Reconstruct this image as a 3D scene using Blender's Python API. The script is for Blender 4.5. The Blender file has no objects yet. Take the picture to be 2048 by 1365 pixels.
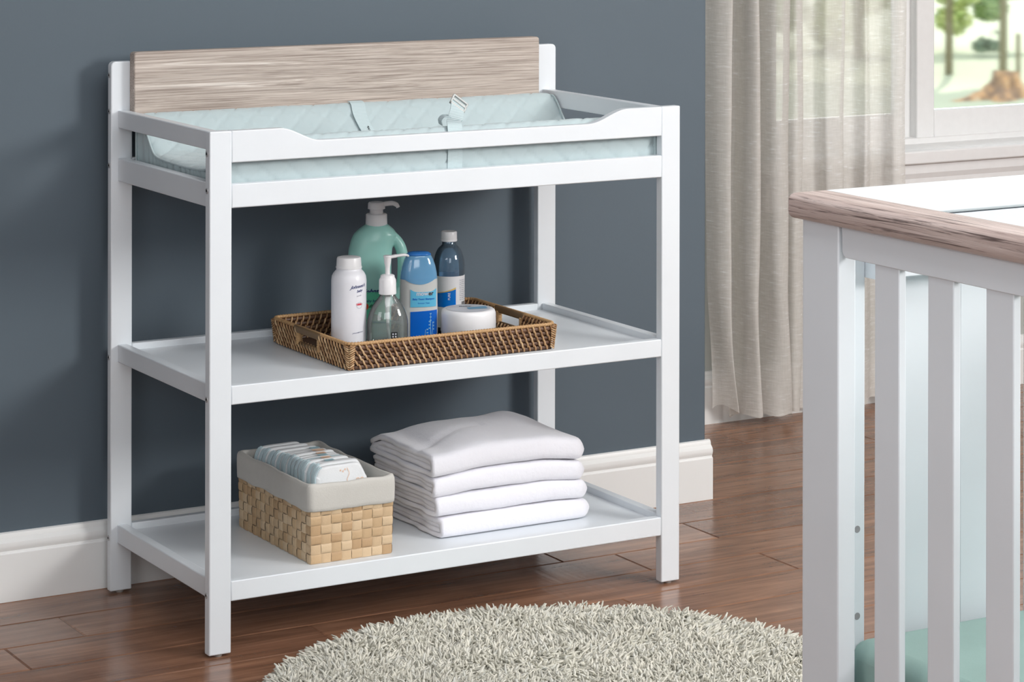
import bpy, bmesh, math, random
import numpy as np
from mathutils import Vector, Matrix, noise
PI=math.pi
R=random.Random(7)
COL=bpy.context.scene.collection
SC=bpy.context.scene

# ------------------------------------------------------------------ materials
def srgb(r,g,b):
    f=lambda c:(c/255/12.92) if c/255<=.04045 else ((c/255+.055)/1.055)**2.4
    return (f(r),f(g),f(b),1)
class NT:
    def __init__(s,name):
        s.m=bpy.data.materials.new(name); s.m.use_nodes=True
        s.t=s.m.node_tree; s.n=s.t.nodes; s.p=s.n['Principled BSDF']; s.out=s.n['Material Output']
    def add(s,t,**k):
        n=s.n.new(t)
        for a,b in k.items():
            if a.startswith('i_'):
                key=a[2:].replace('_',' ')
                n.inputs[key].default_value=b
            else: setattr(n,a,b)
        return n
    def l(s,a,b): s.t.links.new(a,b)
    def coords(s,scale=(1,1,1),rot=(0,0,0),kind='Object'):
        tc=s.add('ShaderNodeTexCoord'); mp=s.add('ShaderNodeMapping')
        mp.inputs['Scale'].default_value=scale; mp.inputs['Rotation'].default_value=rot
        s.l(tc.outputs[kind],mp.inputs[0]); return mp.outputs[0]
    def noise(s,v,scale,detail=4,rough=.5,dist=0):
        n=s.add('ShaderNodeTexNoise',i_Scale=scale,i_Detail=detail,i_Roughness=rough,i_Distortion=dist); s.l(v,n.inputs['Vector']); return n.outputs[0]
    def ramp(s,f,stops):
        r=s.add('ShaderNodeValToRGB'); e=r.color_ramp.elements
        while len(e)<len(stops): e.new(.5)
        for x,(p,c) in zip(e,stops): x.position=p; x.color=c
        s.l(f,r.inputs[0]); return r.outputs[0]
    def mix(s,a,b,f,mode='MIX'):
        m=s.add('ShaderNodeMix',data_type='RGBA',blend_type=mode)
        for i,v in ((0,f),(6,a),(7,b)):
            if hasattr(v,'is_linked'): s.l(v,m.inputs[i])
            else: m.inputs[i].default_value=v
        return m.outputs[2]
    def bump(s,h,strength=.3,dist=.001,prev=None):
        b=s.add('ShaderNodeBump',i_Strength=strength,i_Distance=dist); s.l(h,b.inputs['Height'])
        if prev is not None: s.l(prev,b.inputs['Normal'])
        s.l(b.outputs[0],s.p.inputs['Normal']); return b.outputs[0]
    def col(s,c):
        if hasattr(c,'is_linked'): s.l(c,s.p.inputs['Base Color'])
        else: s.p.inputs['Base Color'].default_value=c
    def set(s,**k):
        for a,b in k.items(): s.p.inputs[a.replace('_',' ')].default_value=b
def plain(name,c,rough=.5,bump=0,bscale=300,**k):
    t=NT(name); v=t.coords()
    c2=tuple(x*.93 for x in c[:3])+(1,)
    t.col(t.mix(c,c2,t.noise(v,bscale/6)))
    t.set(Roughness=rough,**k)
    if bump: t.bump(t.noise(v,bscale),bump)
    return t.m
M={}
M['white']=plain('white_satin_paint',srgb(232,238,243),.32,.04,60)
M['sashwhite']=plain('window_white',srgb(236,236,236),.4)
M['trim']=plain('baseboard_white',srgb(240,241,240),.35,.05,40)
M['ceil']=plain('ceiling_white',srgb(225,225,225),.8)
M['wallgrey']=plain('window_wall_paint',srgb(186,190,186),.7,.1,200)
M['plaster']=plain('light_plaster',srgb(170,170,172),.8)
M['metal']=plain('bolt_steel',srgb(205,205,206),.35,Metallic=.6)
M['dark']=plain('dark_socket',srgb(30,30,32),.6)
M['glide']=plain('grey_plastic_glide',srgb(150,145,140),.5)
M['pw']=plain('white_plastic',srgb(238,238,240),.3)
M['powder']=plain('powder_bottle_plastic',srgb(236,237,243),.33)
M['navy']=plain('navy_print',srgb(16,42,110),.4)
M['greyp']=plain('grey_print',srgb(95,105,125),.4)
M['red']=plain('red_print',srgb(205,70,85),.4)
M['pale']=plain('pale_grey_print',srgb(205,208,216),.4)
M['blue']=plain('blue_label',srgb(5,96,196),.25)
M['blue2']=plain('bright_blue_label',srgb(0,118,214),.25)
M['lblue']=plain('light_blue_label',srgb(96,186,222),.3)
M['capblue']=plain('blue_cap_top',srgb(45,118,196),.25)
M['yellow']=plain('gold_stripe',srgb(232,196,110),.3)
M['jblue']=plain('jar_print_blue',srgb(120,172,205),.3)
M['black']=plain('black_print',srgb(18,20,24),.5)
M['milk']=plain('milky_plastic',srgb(205,208,206),.25)
M['green']=plain('mint_plastic',srgb(160,216,206),.28)
M['greenlabel']=plain('green_label_print',srgb(96,205,165),.35)
M['leafp']=plain('dark_green_print',srgb(40,120,85),.4)
M['orange']=plain('orange_print',srgb(214,74,40),.4)
M['peach']=plain('peach_print',srgb(245,208,180),.7)
M['aqua']=plain('aqua_print',srgb(180,214,222),.7)
M['diap']=plain('diaper_white',srgb(240,243,245),.85,.3,500)
M['diapb']=plain('diaper_pale_blue',srgb(206,226,232),.85,.3,500)
M['hole']=plain('hole_inside',srgb(150,150,152),.6)
def lotioncap():
    t=NT('lotion_cap_translucent'); t.col(srgb(118,178,222)); t.set(Roughness=.12); t.p.inputs['Transmission Weight'].default_value=.25; t.p.inputs['Coat Weight'].default_value=.5; return t.m
M['lcap']=lotioncap()
def glass(name,c,ior=1.3,rough=0.0,trans=1.0):
    t=NT(name); t.col(c); t.set(Roughness=rough,IOR=ior); t.p.inputs['Transmission Weight'].default_value=trans; return t.m
def thin(name,tint,haze=.05,ior=1.45,hz=(.9,.95,.95,1)):
    t=NT(name); t.n.remove(t.p)
    tr=t.add('ShaderNodeBsdfTransparent'); tr.inputs[0].default_value=tint
    gl=t.add('ShaderNodeBsdfGlossy',i_Roughness=.04); df=t.add('ShaderNodeBsdfDiffuse'); df.inputs[0].default_value=hz
    fr=t.add('ShaderNodeFresnel',i_IOR=ior); m0=t.add('ShaderNodeMixShader'); m1=t.add('ShaderNodeMixShader')
    m0.inputs[0].default_value=haze; t.l(tr.outputs[0],m0.inputs[1]); t.l(df.outputs[0],m0.inputs[2])
    t.l(fr.outputs[0],m1.inputs[0]); t.l(m0.outputs[0],m1.inputs[1]); t.l(gl.outputs[0],m1.inputs[2]); t.l(m1.outputs[0],t.out.inputs[0]); return t.m
M['clear']=thin('clear_plastic',(.97,.985,.985,1),.07,1.5)
M['liquid']=thin('clear_gel',(.86,.91,.90,1),.10,1.12,(.55,.62,.6,1))
M['bluepl']=thin('blue_tinted_plastic',(.80,.90,.97,1),.10,1.5,(.45,.62,.78,1))
def pane():
    t=NT('window_glass'); n=t.n; t.n.remove(t.p)
    tr=t.add('ShaderNodeBsdfTransparent'); tr.inputs[0].default_value=(.96,.97,.96,1)
    gl=t.add('ShaderNodeBsdfGlossy',i_Roughness=.03); rf=t.add('ShaderNodeBsdfRefraction',i_Roughness=.10,i_IOR=1.06)
    fr=t.add('ShaderNodeFresnel',i_IOR=1.2)
    mx=t.add('ShaderNodeMixShader'); mx2=t.add('ShaderNodeMixShader'); mx.inputs[0].default_value=.97
    t.l(tr.outputs[0],mx.inputs[1]); t.l(rf.outputs[0],mx.inputs[2])
    t.l(fr.outputs[0],mx2.inputs[0]); t.l(mx.outputs[0],mx2.inputs[1]); t.l(gl.outputs[0],mx2.inputs[2])
    t.l(mx2.outputs[0],t.out.inputs[0]); return t.m
M['pane']=pane()
def bluewall():
    t=NT('slate_blue_paint'); v=t.coords()
    t.col(t.mix(srgb(87,100,110),srgb(84,97,107),t.noise(v,3)))
    t.set(Roughness=.62); t.bump(t.noise(v,260,3),.12,.0006); return t.m
M['slate']=bluewall()
def greyoak(name,axis):
    t=NT(name)
    sc=(2.4,90,90) if axis=='x' else (70,3,70)
    sc2=(5,420,420) if axis=='x' else (330,9,330)
    v=t.coords(sc); v2=t.coords(sc2)
    a=t.noise(v,1.0,6,.6,1.2); b=t.noise(v2,1.0,4,.7,.4)
    c1=t.ramp(a,[(.28,srgb(150,139,130)),(.42,srgb(198,186,176)),(.52,srgb(174,161,151)),(.62,srgb(202,190,180)),(.72,srgb(228,220,212))])
    c2=t.ramp(b,[(.36,srgb(142,128,120)),(.52,srgb(255,255,255))])
    t.col(t.mix(c1,c2,.62,'MULTIPLY')); t.set(Roughness=.6)
    t.bump(b,.35,.0008); return t.m
M['oakx']=greyoak('greywashed_oak_board','x')
def crib_oak():
    t=NT('greywashed_oak_rail')
    v=t.coords((50,2.2,50)); v2=t.coords((230,6,230))
    a=t.noise(v,1.0,6,.6,1.5); b=t.noise(v2,1.0,4,.7,.6)
    c1=t.ramp(a,[(.3,srgb(160,140,134)),(.5,srgb(190,172,165)),(.7,srgb(206,190,184))])
    c2=t.ramp(b,[(.36,srgb(88,76,74)),(.46,srgb(255,255,255))])
    t.col(t.mix(c1,c2,.8,'MULTIPLY')); t.set(Roughness=.38)
    t.bump(b,.6,.0015); return t.m
M['oaky']=crib_oak()
def floor_mat():
    t=NT('hardwood_planks'); v=t.coords(); g=t.add('ShaderNodeNewGeometry'); ri=g.outputs['Random Per Island']
    def mul(a,b):
        m=t.add('ShaderNodeMath',operation='MULTIPLY'); t.l(a,m.inputs[0]); m.inputs[1].default_value=b; return m.outputs[0]
    off=t.add('ShaderNodeCombineXYZ'); t.l(mul(ri,37.0),off.inputs[0]); t.l(mul(ri,11.0),off.inputs[1]); t.l(mul(ri,53.0),off.inputs[2])
    va=t.add('ShaderNodeVectorMath',operation='ADD'); t.l(v,va.inputs[0]); t.l(off.outputs[0],va.inputs[1])
    def mapped(sc):
        m=t.add('ShaderNodeMapping'); m.inputs['Scale'].default_value=sc; t.l(va.outputs[0],m.inputs[0]); return m.outputs[0]
    g1=t.noise(mapped((2.2,24,1)),1,6,.6,1.6); g2=t.noise(mapped((8,170,1)),1,3,.6,.3); g3=t.noise(mapped((5,9,1)),1,3,.5,.6)
    base=t.ramp(g1,[(.3,srgb(122,88,68)),(.5,srgb(150,110,86)),(.7,srgb(174,132,105))])
    base=t.mix(base,srgb(82,52,38),t.ramp(g3,[(.52,(0,0,0,1)),(.78,(.55,.55,.55,1))]))
    base=t.mix(base,t.ramp(ri,[(0,(.74,.72,.72,1)),(1,(1.0,.98,.96,1))]),1.0,'MULTIPLY')
    base=t.mix(base,t.ramp(g2,[(.35,(.72,.70,.68,1)),(.6,(1,1,1,1))]),.45,'MULTIPLY')
    t.col(base)
    rr=t.add('ShaderNodeMapRange'); t.l(g3,rr.inputs[0]); rr.inputs[3].default_value=.16; rr.inputs[4].default_value=.30; t.l(rr.outputs[0],t.p.inputs['Roughness'])
    n0=t.bump(t.noise(mapped((46,7,1)),1,2,.5,.4),.14,.004)
    t.bump(g2,.12,.0006,n0)
    t.p.inputs['Specular IOR Level'].default_value=.6
    return t.m
M['floor']=floor_mat()
def quilt():
    t=NT('mint_quilted_cotton'); v=t.coords()
    t.col(t.mix(srgb(187,202,205),srgb(180,197,200),t.noise(v,20))); t.set(Roughness=.8)
    t.p.inputs['Sheen Weight'].default_value=.3
    t.bump(t.noise(v,900,2),.25,.0005); return t.m
M['quilt']=quilt()
def web():
    t=NT('mint_webbing'); v=t.coords()
    w=t.add('ShaderNodeTexWave',bands_direction='Z',i_Scale=130.0); t.l(v,w.inputs['Vector'])
    w2=t.add('ShaderNodeTexWave',bands_direction='X',i_Scale=120.0); t.l(v,w2.inputs['Vector'])
    t.col(t.mix(srgb(176,196,200),srgb(204,218,221),w.outputs[0])); t.set(Roughness=.75)
    t.bump(t.mix(w.outputs[0],w2.outputs[0],.5),.5,.0006); return t.m
M['web']=web()
def towel_mat():
    t=NT('white_terry'); v=t.coords()
    t.col(srgb(240,240,247)); t.set(Roughness=.95); t.p.inputs['Sheen Weight'].default_value=.5
    n=t.bump(t.noise(v,55,4,.6),.35,.004); t.bump(t.noise(v,700,3,.7),.45,.0012,n); return t.m
M['terry']=towel_mat()
def linen():
    t=NT('sheer_linen'); n=t.n; t.n.remove(t.p)
    v=t.coords((34,34,240)); v2=t.coords((500,500,30))
    slub=t.noise(v,1,3,.6); th=t.noise(v2,1,2,.5)
    c=t.ramp(slub,[(.30,srgb(228,225,219)),(.56,srgb(236,233,228)),(.64,srgb(240,238,234)),(.70,srgb(255,255,254))])
    c=t.mix(c,t.ramp(th,[(.3,(.90,.90,.90,1)),(.7,(1,1,1,1))]),.7,'MULTIPLY')
    d=t.add('ShaderNodeBsdfDiffuse'); tl=t.add('ShaderNodeBsdfTranslucent'); tr=t.add('ShaderNodeBsdfTransparent')
    t.l(c,d.inputs[0]); t.l(c,tl.inputs[0])
    b=t.add('ShaderNodeBump',i_Strength=.5,i_Distance=.002); t.l(slub,b.inputs['Height']); t.l(b.outputs[0],d.inputs['Normal'])
    m1=t.add('ShaderNodeMixShader'); m1.inputs[0].default_value=.24; t.l(d.outputs[0],m1.inputs[1]); t.l(tl.outputs[0],m1.inputs[2])
    m2=t.add('ShaderNodeMixShader'); m2.inputs[0].default_value=.21; t.l(m1.outputs[0],m2.inputs[1]); t.l(tr.outputs[0],m2.inputs[2])
    t.l(m2.outputs[0],t.out.inputs[0]); return t.m
M['linen']=linen()
def island(name,c1,c2,rough,c3=None):
    t=NT(name); g=t.add('ShaderNodeNewGeometry')
    t.col(t.ramp(g.outputs['Random Per Island'],[(0,c1),(.6,c2),(1,c3 or c2)])); t.set(Roughness=rough); return t.m
M['shag']=island('shag_yarn',srgb(196,194,182),srgb(226,223,210),.9,srgb(214,214,206))
M['rugbase']=plain('rug_backing',srgb(170,165,150),.95)
M['rattanl']=island('light_rattan',srgb(150,112,76),srgb(190,152,110),.5,srgb(212,180,140))
M['rattand']=island('dark_rattan',srgb(66,42,28),srgb(92,62,42),.45,srgb(108,76,54))
M['rattanm']=island('tan_rattan',srgb(172,134,92),srgb(196,158,112),.5)
M['bamboo']=plain('flat_bamboo',srgb(124,98,68),.45,.2,80)
M['traybase']=plain('woven_dark_base',srgb(66,44,30),.6,.6,500)
STRAW=[plain('seagrass_a',srgb(208,180,144),.6,.3,400),plain('seagrass_b',srgb(200,170,132),.6,.3,400),plain('seagrass_c',srgb(216,190,155),.6,.3,400),plain('seagrass_d',srgb(190,158,120),.6,.3,400)]
M['liner']=plain('natural_cotton_liner',srgb(202,200,194),.9,.35,350)
M['teal']=plain('teal_sheet',srgb(152,180,173),.85,.15,300)
M['grass']=plain('lawn',srgb(186,192,166),.95,.8,8)
M['bark']=plain('bark',srgb(120,112,84),.9,.8,20)
def root_mat():
    t=NT('stump_wood'); v=t.coords((1,1,.5)); t.col(t.ramp(t.noise(v,9,4,.6),[(.32,srgb(96,76,68)),(.45,srgb(150,118,92)),(.55,srgb(196,150,104)),(.68,srgb(206,184,156))])); t.set(Roughness=.9); t.bump(t.noise(v,20),.8,.02); return t.m
M['root']=root_mat()
M['leafa']=island('leaves_light',srgb(140,168,80),srgb(206,214,140),.7)
M['leafb']=island('leaves_mid',srgb(104,136,84),srgb(158,180,118),.7)
M['leafc']=island('leaves_dark',srgb(84,106,92),srgb(128,148,120),.7)

# ------------------------------------------------------------------ mesh helpers
def box(bm,x0,x1,y0,y1,z0,z1):
    v=[bm.verts.new((x,y,z)) for x in (x0,x1) for y in (y0,y1) for z in (z0,z1)]
    for f in ((0,1,3,2),(4,6,7,5),(0,4,5,1),(2,3,7,6),(0,2,6,4),(1,5,7,3)): bm.faces.new([v[i] for i in f])
def prism(bm,pts,a0,a1,axis='y'):
    """2D outline extruded. axis y: pts=(x,z); x: pts=(y,z); z: pts=(x,y)"""
    def P(p,a):
        return {'y':(p[0],a,p[1]),'x':(a,p[0],p[1]),'z':(p[0],p[1],a)}[axis]
    A=[bm.verts.new(P(p,a0)) for p in pts]; B=[bm.verts.new(P(p,a1)) for p in pts]
    bm.faces.new(A); bm.faces.new(B[::-1]); n=len(pts)
    for i in range(n): bm.faces.new((A[i],A[(i+1)%n],B[(i+1)%n],B[i]))
def tube(bm,path,r,n=8,cap=True,close=False,flat=1.0):
    path=[Vector(p) for p in path]; rings=[]; N=len(path)
    rr=r if isinstance(r,(list,tuple)) else [r]*N
    up=None
    for i,p in enumerate(path):
        a=path[(i-1)%N] if (i>0 or close) else p; b=path[(i+1)%N] if (i<N-1 or close) else p
        t=(b-a).normalized()
        if up is None:
            up=Vector((0,0,1)) if abs(t.z)<.9 else Vector((1,0,0))
        s=t.cross(up).normalized(); up=s.cross(t).normalized()
        rings.append([bm.verts.new(p+s*math.cos(2*PI*k/n)*rr[i]+up*math.sin(2*PI*k/n)*rr[i]*flat) for k in range(n)])
    for i in range(N if close else N-1):
        A=rings[i];B=rings[(i+1)%N]
        for k in range(n): bm.faces.new((A[k],A[(k+1)%n],B[(k+1)%n],B[k]))
    if cap and not close:
        bm.faces.new(rings[0][::-1]); bm.faces.new(rings[-1])
def loft(bm,secs,n=48,e=2.0,cap0=True,cap1=True,frame=None):
    """secs=(z,a,b[,cx]) local; frame maps local->world"""
    rings=[]
    for s in secs:
        z,a,b=s[:3]; cx=s[3] if len(s)>3 else 0
        ring=[]
        for k in range(n):
            c,si=math.cos(2*PI*k/n),math.sin(2*PI*k/n)
            x=cx+a*math.copysign(abs(c)**(2/e),c); y=b*math.copysign(abs(si)**(2/e),si)
            p=Vector((x,y,z)); ring.append(bm.verts.new(frame@p if frame else p))
        rings.append(ring)
    for A,B in zip(rings,rings[1:]):
        for k in range(n): bm.faces.new((A[k],A[(k+1)%n],B[(k+1)%n],B[k]))
    if cap0: bm.faces.new(rings[0][::-1])
    if cap1: bm.faces.new(rings[-1])
    return rings
def grid(bm,rows,closeu=False,flip=False):
    V=[[bm.verts.new(p) for p in r] for r in rows]
    for i in range(len(V)-1):
        m=len(V[i])
        for j in range(m if closeu else m-1):
            q=(V[i][j],V[i][(j+1)%m],V[i+1][(j+1)%m],V[i+1][j])
            bm.faces.new(q[::-1] if flip else q)
    return V
def cr(pts,m=8):
    """Catmull-Rom resample"""
    P=[Vector(p) for p in pts]; out=[]
    for i in range(len(P)-1):
        p0=P[max(i-1,0)];p1=P[i];p2=P[i+1];p3=P[min(i+2,len(P)-1)]
        for k in range(m):
            t=k/m
            out.append(.5*((2*p1)+(p2-p0)*t+(2*p0-5*p1+4*p2-p3)*t*t+(3*p1-p0-3*p2+p3)*t**3))
    out.append(P[-1]); return out
def root_of(o):
    while o.parent: o=o.parent
    return o
def obj(name,bm,mat,parent=None,smooth=False,bevel=0,segs=2,origin=None,angle=None):
    """bm in world coordinates"""
    bmesh.ops.recalc_face_normals(bm,faces=bm.faces)
    me=bpy.data.meshes.new(name); 
    if origin is None: origin=Vector(root_of(parent).location) if parent else Vector((0,0,0))
    origin=Vector(origin)
    bmesh.ops.translate(bm,vec=-origin,verts=bm.verts)
    bm.to_mesh(me); bm.free()
    o=bpy.data.objects.new(name,me); COL.objects.link(o)
    if parent: o.parent=parent
    else: o.location=origin
    if isinstance(mat,(list,tuple)):
        for m in mat: me.materials.append(m)
    else: me.materials.append(mat)
    if smooth: me.shade_smooth()
    if bevel:
        md=o.modifiers.new('bevel','BEVEL'); md.width=bevel; md.segments=segs; md.limit_method='ANGLE'; md.angle_limit=math.radians(angle or 40); md.harden_normals=False
        me.shade_smooth()
        try: me.set_sharp_from_angle(angle=math.radians(50))
        except Exception: pass
    return o
def sharp(o,a=40):
    o.data.shade_smooth(); o.data.set_sharp_from_angle(angle=math.radians(a)); return o
def thing(name,label,cat,loc=(0,0,0),group=None):
    o=bpy.data.objects.new(name,None); COL.objects.link(o); o.location=loc; o.empty_display_size=.05
    return tag(o,label,cat,group)
def tag(o,label,cat,group=None,kind=None):
    o['label']=label; o['category']=cat
    if group: o['group']=group
    if kind: o['kind']=kind
    return o
def struct(o): o['kind']='structure'; return o
def bbox_obj(name,mat,parent,*b,bevel=.0012,origin=None):
    bm=bmesh.new(); box(bm,*b); return obj(name,bm,mat,parent,bevel=bevel,origin=origin)
def text_verts(s,size,shear=0,bold=0,align='CENTER'):
    cu=bpy.data.curves.new('t','FONT'); cu.body=s; cu.size=size; cu.shear=shear; cu.offset=bold; cu.align_x=align; cu.resolution_u=3
    o=bpy.data.objects.new('t',cu); COL.objects.link(o)
    dg=bpy.context.evaluated_depsgraph_get(); dg.update()
    me=bpy.data.meshes.new_from_object(o.evaluated_get(dg))
    V=[tuple(v.co[:2]) for v in me.vertices]; F=[tuple(p.vertices) for p in me.polygons]
    bpy.data.objects.remove(o); bpy.data.curves.remove(cu); bpy.data.meshes.remove(me)
    return V,F
def put(bm,V,F,fn):
    vs=[bm.verts.new(fn(*v)) for v in V]
    for f in F:
        try: bm.faces.new([vs[i] for i in f])
        except ValueError: pass
def wrapf(frame,a,b,e=2.0,off=.0004,cx=0):
    """maps label coords (x,z) to the bottle front (local -y side)"""
    def f(x,z):
        A=a(z) if callable(a) else a; B=b(z) if callable(b) else b
        q=min(abs((x-cx)/A),.999); y=-(B*(1-q**e)**(1/e)+off)
        return frame@Vector((x,y,z))
    return f
def strip(bm,x0,x1,zb,zt,fn,n=24,m=6):
    rows=[]
    for j in range(m+1):
        r=[]
        for i in range(n+1):
            x=x0+(x1-x0)*i/n; b=zb(x) if callable(zb) else zb; t=zt(x) if callable(zt) else zt
            r.append(fn(x,b+(t-b)*j/m))
        rows.append(r)
    grid(bm,rows)
def text_on(name,parent,s,size,x,z,fn,mat,shear=0,bold=0,tilt=0):
    V,F=text_verts(s,size,shear,bold); bm=bmesh.new()
    put(bm,V,F,lambda u,v:fn(x+u,z+v+tilt*u)); return obj(name,bm,mat,parent)
def frame_at(x,y,z,ang): return Matrix.Translation((x,y,z))@Matrix.Rotation(ang,4,'Z')

# ------------------------------------------------------------------ camera
F_PX,CY,YAW,ROLL=5297.064,-297.61,.525,.0017
cam=bpy.data.cameras.new('camera'); co=bpy.data.objects.new('camera',cam); COL.objects.link(co)
cam.sensor_width=36; cam.lens=36*F_PX/2048; cam.sensor_fit='HORIZONTAL'
cam.shift_y=(CY-682.5)/2048; cam.shift_x=0; cam.clip_start=.05; cam.clip_end=200
co.location=(-1.7577,-4.0263,1.3333)
co.rotation_euler=(Matrix.Rotation(-YAW,3,'Z')@Matrix.Rotation(PI/2,3,'X')@Matrix.Rotation(ROLL,3,'Z')).to_euler()
SC.camera=co

# ------------------------------------------------------------------ room
WY=.497; WX=1.325; WW=1.09
bm=bmesh.new(); rf=random.Random(21)
known={39:[1.17,-.62],38:[-.273,.93,2.2],37:[.226,1.172],36:[-.55,.78],35:[.2,1.4],40:[.35,1.95],41:[-.2,1.2,2.6]}
def plank(x0,x1,y0,y1):
    c=.0026; d=.0015
    T4=[(x0+c,y0+c,0),(x1-c,y0+c,0),(x1-c,y1-c,0),(x0+c,y1-c,0)]; O4=[(x0,y0,-d),(x1,y0,-d),(x1,y1,-d),(x0,y1,-d)]
    T_=[bm.verts.new(p) for p in T4]; O_=[bm.verts.new(p) for p in O4]; bm.faces.new(T_)
    for i in range(4): bm.faces.new((O_[i],O_[(i+1)%4],T_[(i+1)%4],T_[i]))
r_i=-8
while True:
    ya=.35+(r_i-40)*.1285; yb=ya+.1285
    r_i+=1
    if yb<-5.6: continue
    if ya>1.38: break
    k=r_i-1; js=known.get(k)
    if not js: a_=rf.uniform(-2.4,-1.4); js=[]; 
    else: a_=js[-1]+rf.uniform(.9,1.5); js=list(js); js.insert(0,js[0]-1.3)
    while a_<4.3: js.append(a_); a_+=rf.uniform(.8,1.6)
    js=[-2.6]+sorted(q for q in js if -2.5<q<4.2)+[4.3]
    for a_,b_ in zip(js,js[1:]): plank(a_+.0002,b_-.0002,ya+.0002,yb-.0002)
box(bm,-2.6,4.3,-5.6,1.38,-.08,-.0016); struct(obj('floor',bm,M['floor']))
bm=bmesh.new(); box(bm,-2.75,4.45,-5.75,1.40,2.6,2.7); struct(obj('ceiling',bm,M['ceil']))
bm=bmesh.new(); box(bm,-2.6,WX,WY,WW+.25,0,2.6); struct(obj('wall_rear',bm,M['slate'],bevel=.003))
bm=bmesh.new(); box(bm,-2.75,-2.6,-5.6,1.3,0,2.6); struct(obj('wall_left',bm,M['plaster']))
bm=bmesh.new(); box(bm,4.3,4.45,-5.6,1.34,0,2.6); struct(obj('wall_right',bm,M['plaster']))
bm=bmesh.new(); box(bm,-2.75,4.45,-5.75,-5.6,0,2.6); struct(obj('wall_behind',bm,M['plaster']))
OX0,OX1,OZ0,OZ1=1.93,3.62,.60,2.05
bm=bmesh.new()
box(bm,WX,OX0,WW,WW+.25,0,2.6); box(bm,OX1,4.3,WW,WW+.25,0,2.6); box(bm,OX0,OX1,WW,WW+.25,0,OZ0-.03); box(bm,OX0,OX1,WW,WW+.25,OZ1,2.6)
struct(obj('wall_window',bm,M['wallgrey']))
def bbprof(t=.015,h=.121):
    return [(0,0),(-t,0),(-t,h*.70),(-t*.82,h*.715),(-t*.78,h*.74),(-t*.92,h*.775),(-t*.98,h*.82),(-t*.92,h*.865),(-t*.70,h*.895),(-t*.50,h*.92),(-t*.46,h*.955),(-t*.36,h*.985),(-t*.15,h),(0,h)]
bm=bmesh.new(); prism(bm,[(WY+a,b) for a,b in bbprof()],-2.6,WX+.009,'x'); o=struct(obj('baseboard_rear',bm,M['trim'])); sharp(o,30)
bm=bmesh.new(); prism(bm,[(WX-a*.6,b) for a,b in bbprof()],WY-.0,WW,'y'); o=struct(obj('baseboard_return',bm,M['trim'])); sharp(o,30)
bm=bmesh.new(); prism(bm,[(WW+a,b) for a,b in bbprof()],WX+.01,4.3,'x'); o=struct(obj('baseboard_window',bm,M['trim'])); sharp(o,30)
# window
w=bpy.data.objects.new('window_1',None); COL.objects.link(w); w.location=(2.7,1.22,.6); w['kind']='structure'
GY0,GY1=1.20,1.245
def frame_rect(name,x0,x1,z0,z1,b,y0,y1,bb=None,mat=None):
    bm=bmesh.new(); bb=bb or b
    box(bm,x0,x0+b,y0,y1,z0,z1); box(bm,x1-b,x1,y0,y1,z0,z1); box(bm,x0+b,x1-b,y0,y1,z0,z0+bb); box(bm,x0+b,x1-b,y0,y1,z1-b,z1)
    return obj(name,bm,mat or M['sashwhite'],w,bevel=.003)
frame_rect('frame',OX0,OX1,OZ0,OZ1,.018,1.19,1.30)
s1=frame_rect('sash',OX0+.018,2.452,OZ0+.004,OZ1-.02,.046,1.225,1.262,.072)
s2=frame_rect('sash',2.440,3.02,OZ0+.003,OZ1-.02,.056,1.198,1.238,.081)
s3=frame_rect('sash',3.03,OX1-.018,OZ0+.003,OZ1-.02,.056,1.225,1.262,.081)
for s,(a,b,c,d) in ((s1,(1.99,2.41,.66,2.0)),(s2,(2.49,2.97,.68,2.0)),(s3,(3.08,3.56,.68,2.0))):
    bm=bmesh.new(); y=1.243 if s is not s2 else 1.218; box(bm,a,b,y,y+.004,c,d); obj('pane',bm,M['pane'],s)
bm=bmesh.new(); box(bm,OX0-.06,OX1+.06,1.056,WW,.572,.604); box(bm,OX0,OX1,WW,1.34,.572,.604); obj('sill',bm,M['sashwhite'],w,bevel=.004)
bm=bmesh.new(); prism(bm,[(WW,.48),(WW-.012,.48),(WW-.014,.535),(WW-.020,.548),(WW-.020,.571),(WW,.571)],OX0-.04,OX1+.04,'x'); obj('apron',bm,M['sashwhite'],w)

# ------------------------------------------------------------------ changing table
W,D=.93,.4563; PWF,PDF=.0397,.0191; PWR,PDR=.0409,.0166; YR=D-PDR; Z0=.004
T=thing('changing_table','white wooden changing table with two shelves and greywashed back board','changing table',(W/2,D/2,0))
def leg(x0,x1,y0,y1,z1,round_out=None):
    bm=bmesh.new()
    if round_out is None: box(bm,x0,x1,y0,y1,Z0,z1)
    else:
        r=.009; pts=[(x0,Z0),(x1,Z0)]
        if round_out=='l': pts+=[(x1,z1)]+[(x0+r-r*math.sin(a*PI/12),z1-r+r*math.cos(a*PI/12)) for a in range(7)]
        else: pts+=[(x1-r+r*math.cos(a*PI/12),z1-r+r*math.sin(a*PI/12)) for a in range(7)]+[(x0,z1)]
        prism(bm,pts,y0,y1,'y')
    return obj('leg',bm,M['white'],T,bevel=.0022,segs=3)
legs=[leg(0,PWF,0,PDF,.8695),leg(W-PWF,W,0,PDF,.8695),leg(0,PWR,YR,D,.9545,'l'),leg(W-PWR,W,YR,D,.9545,'r')]
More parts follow.
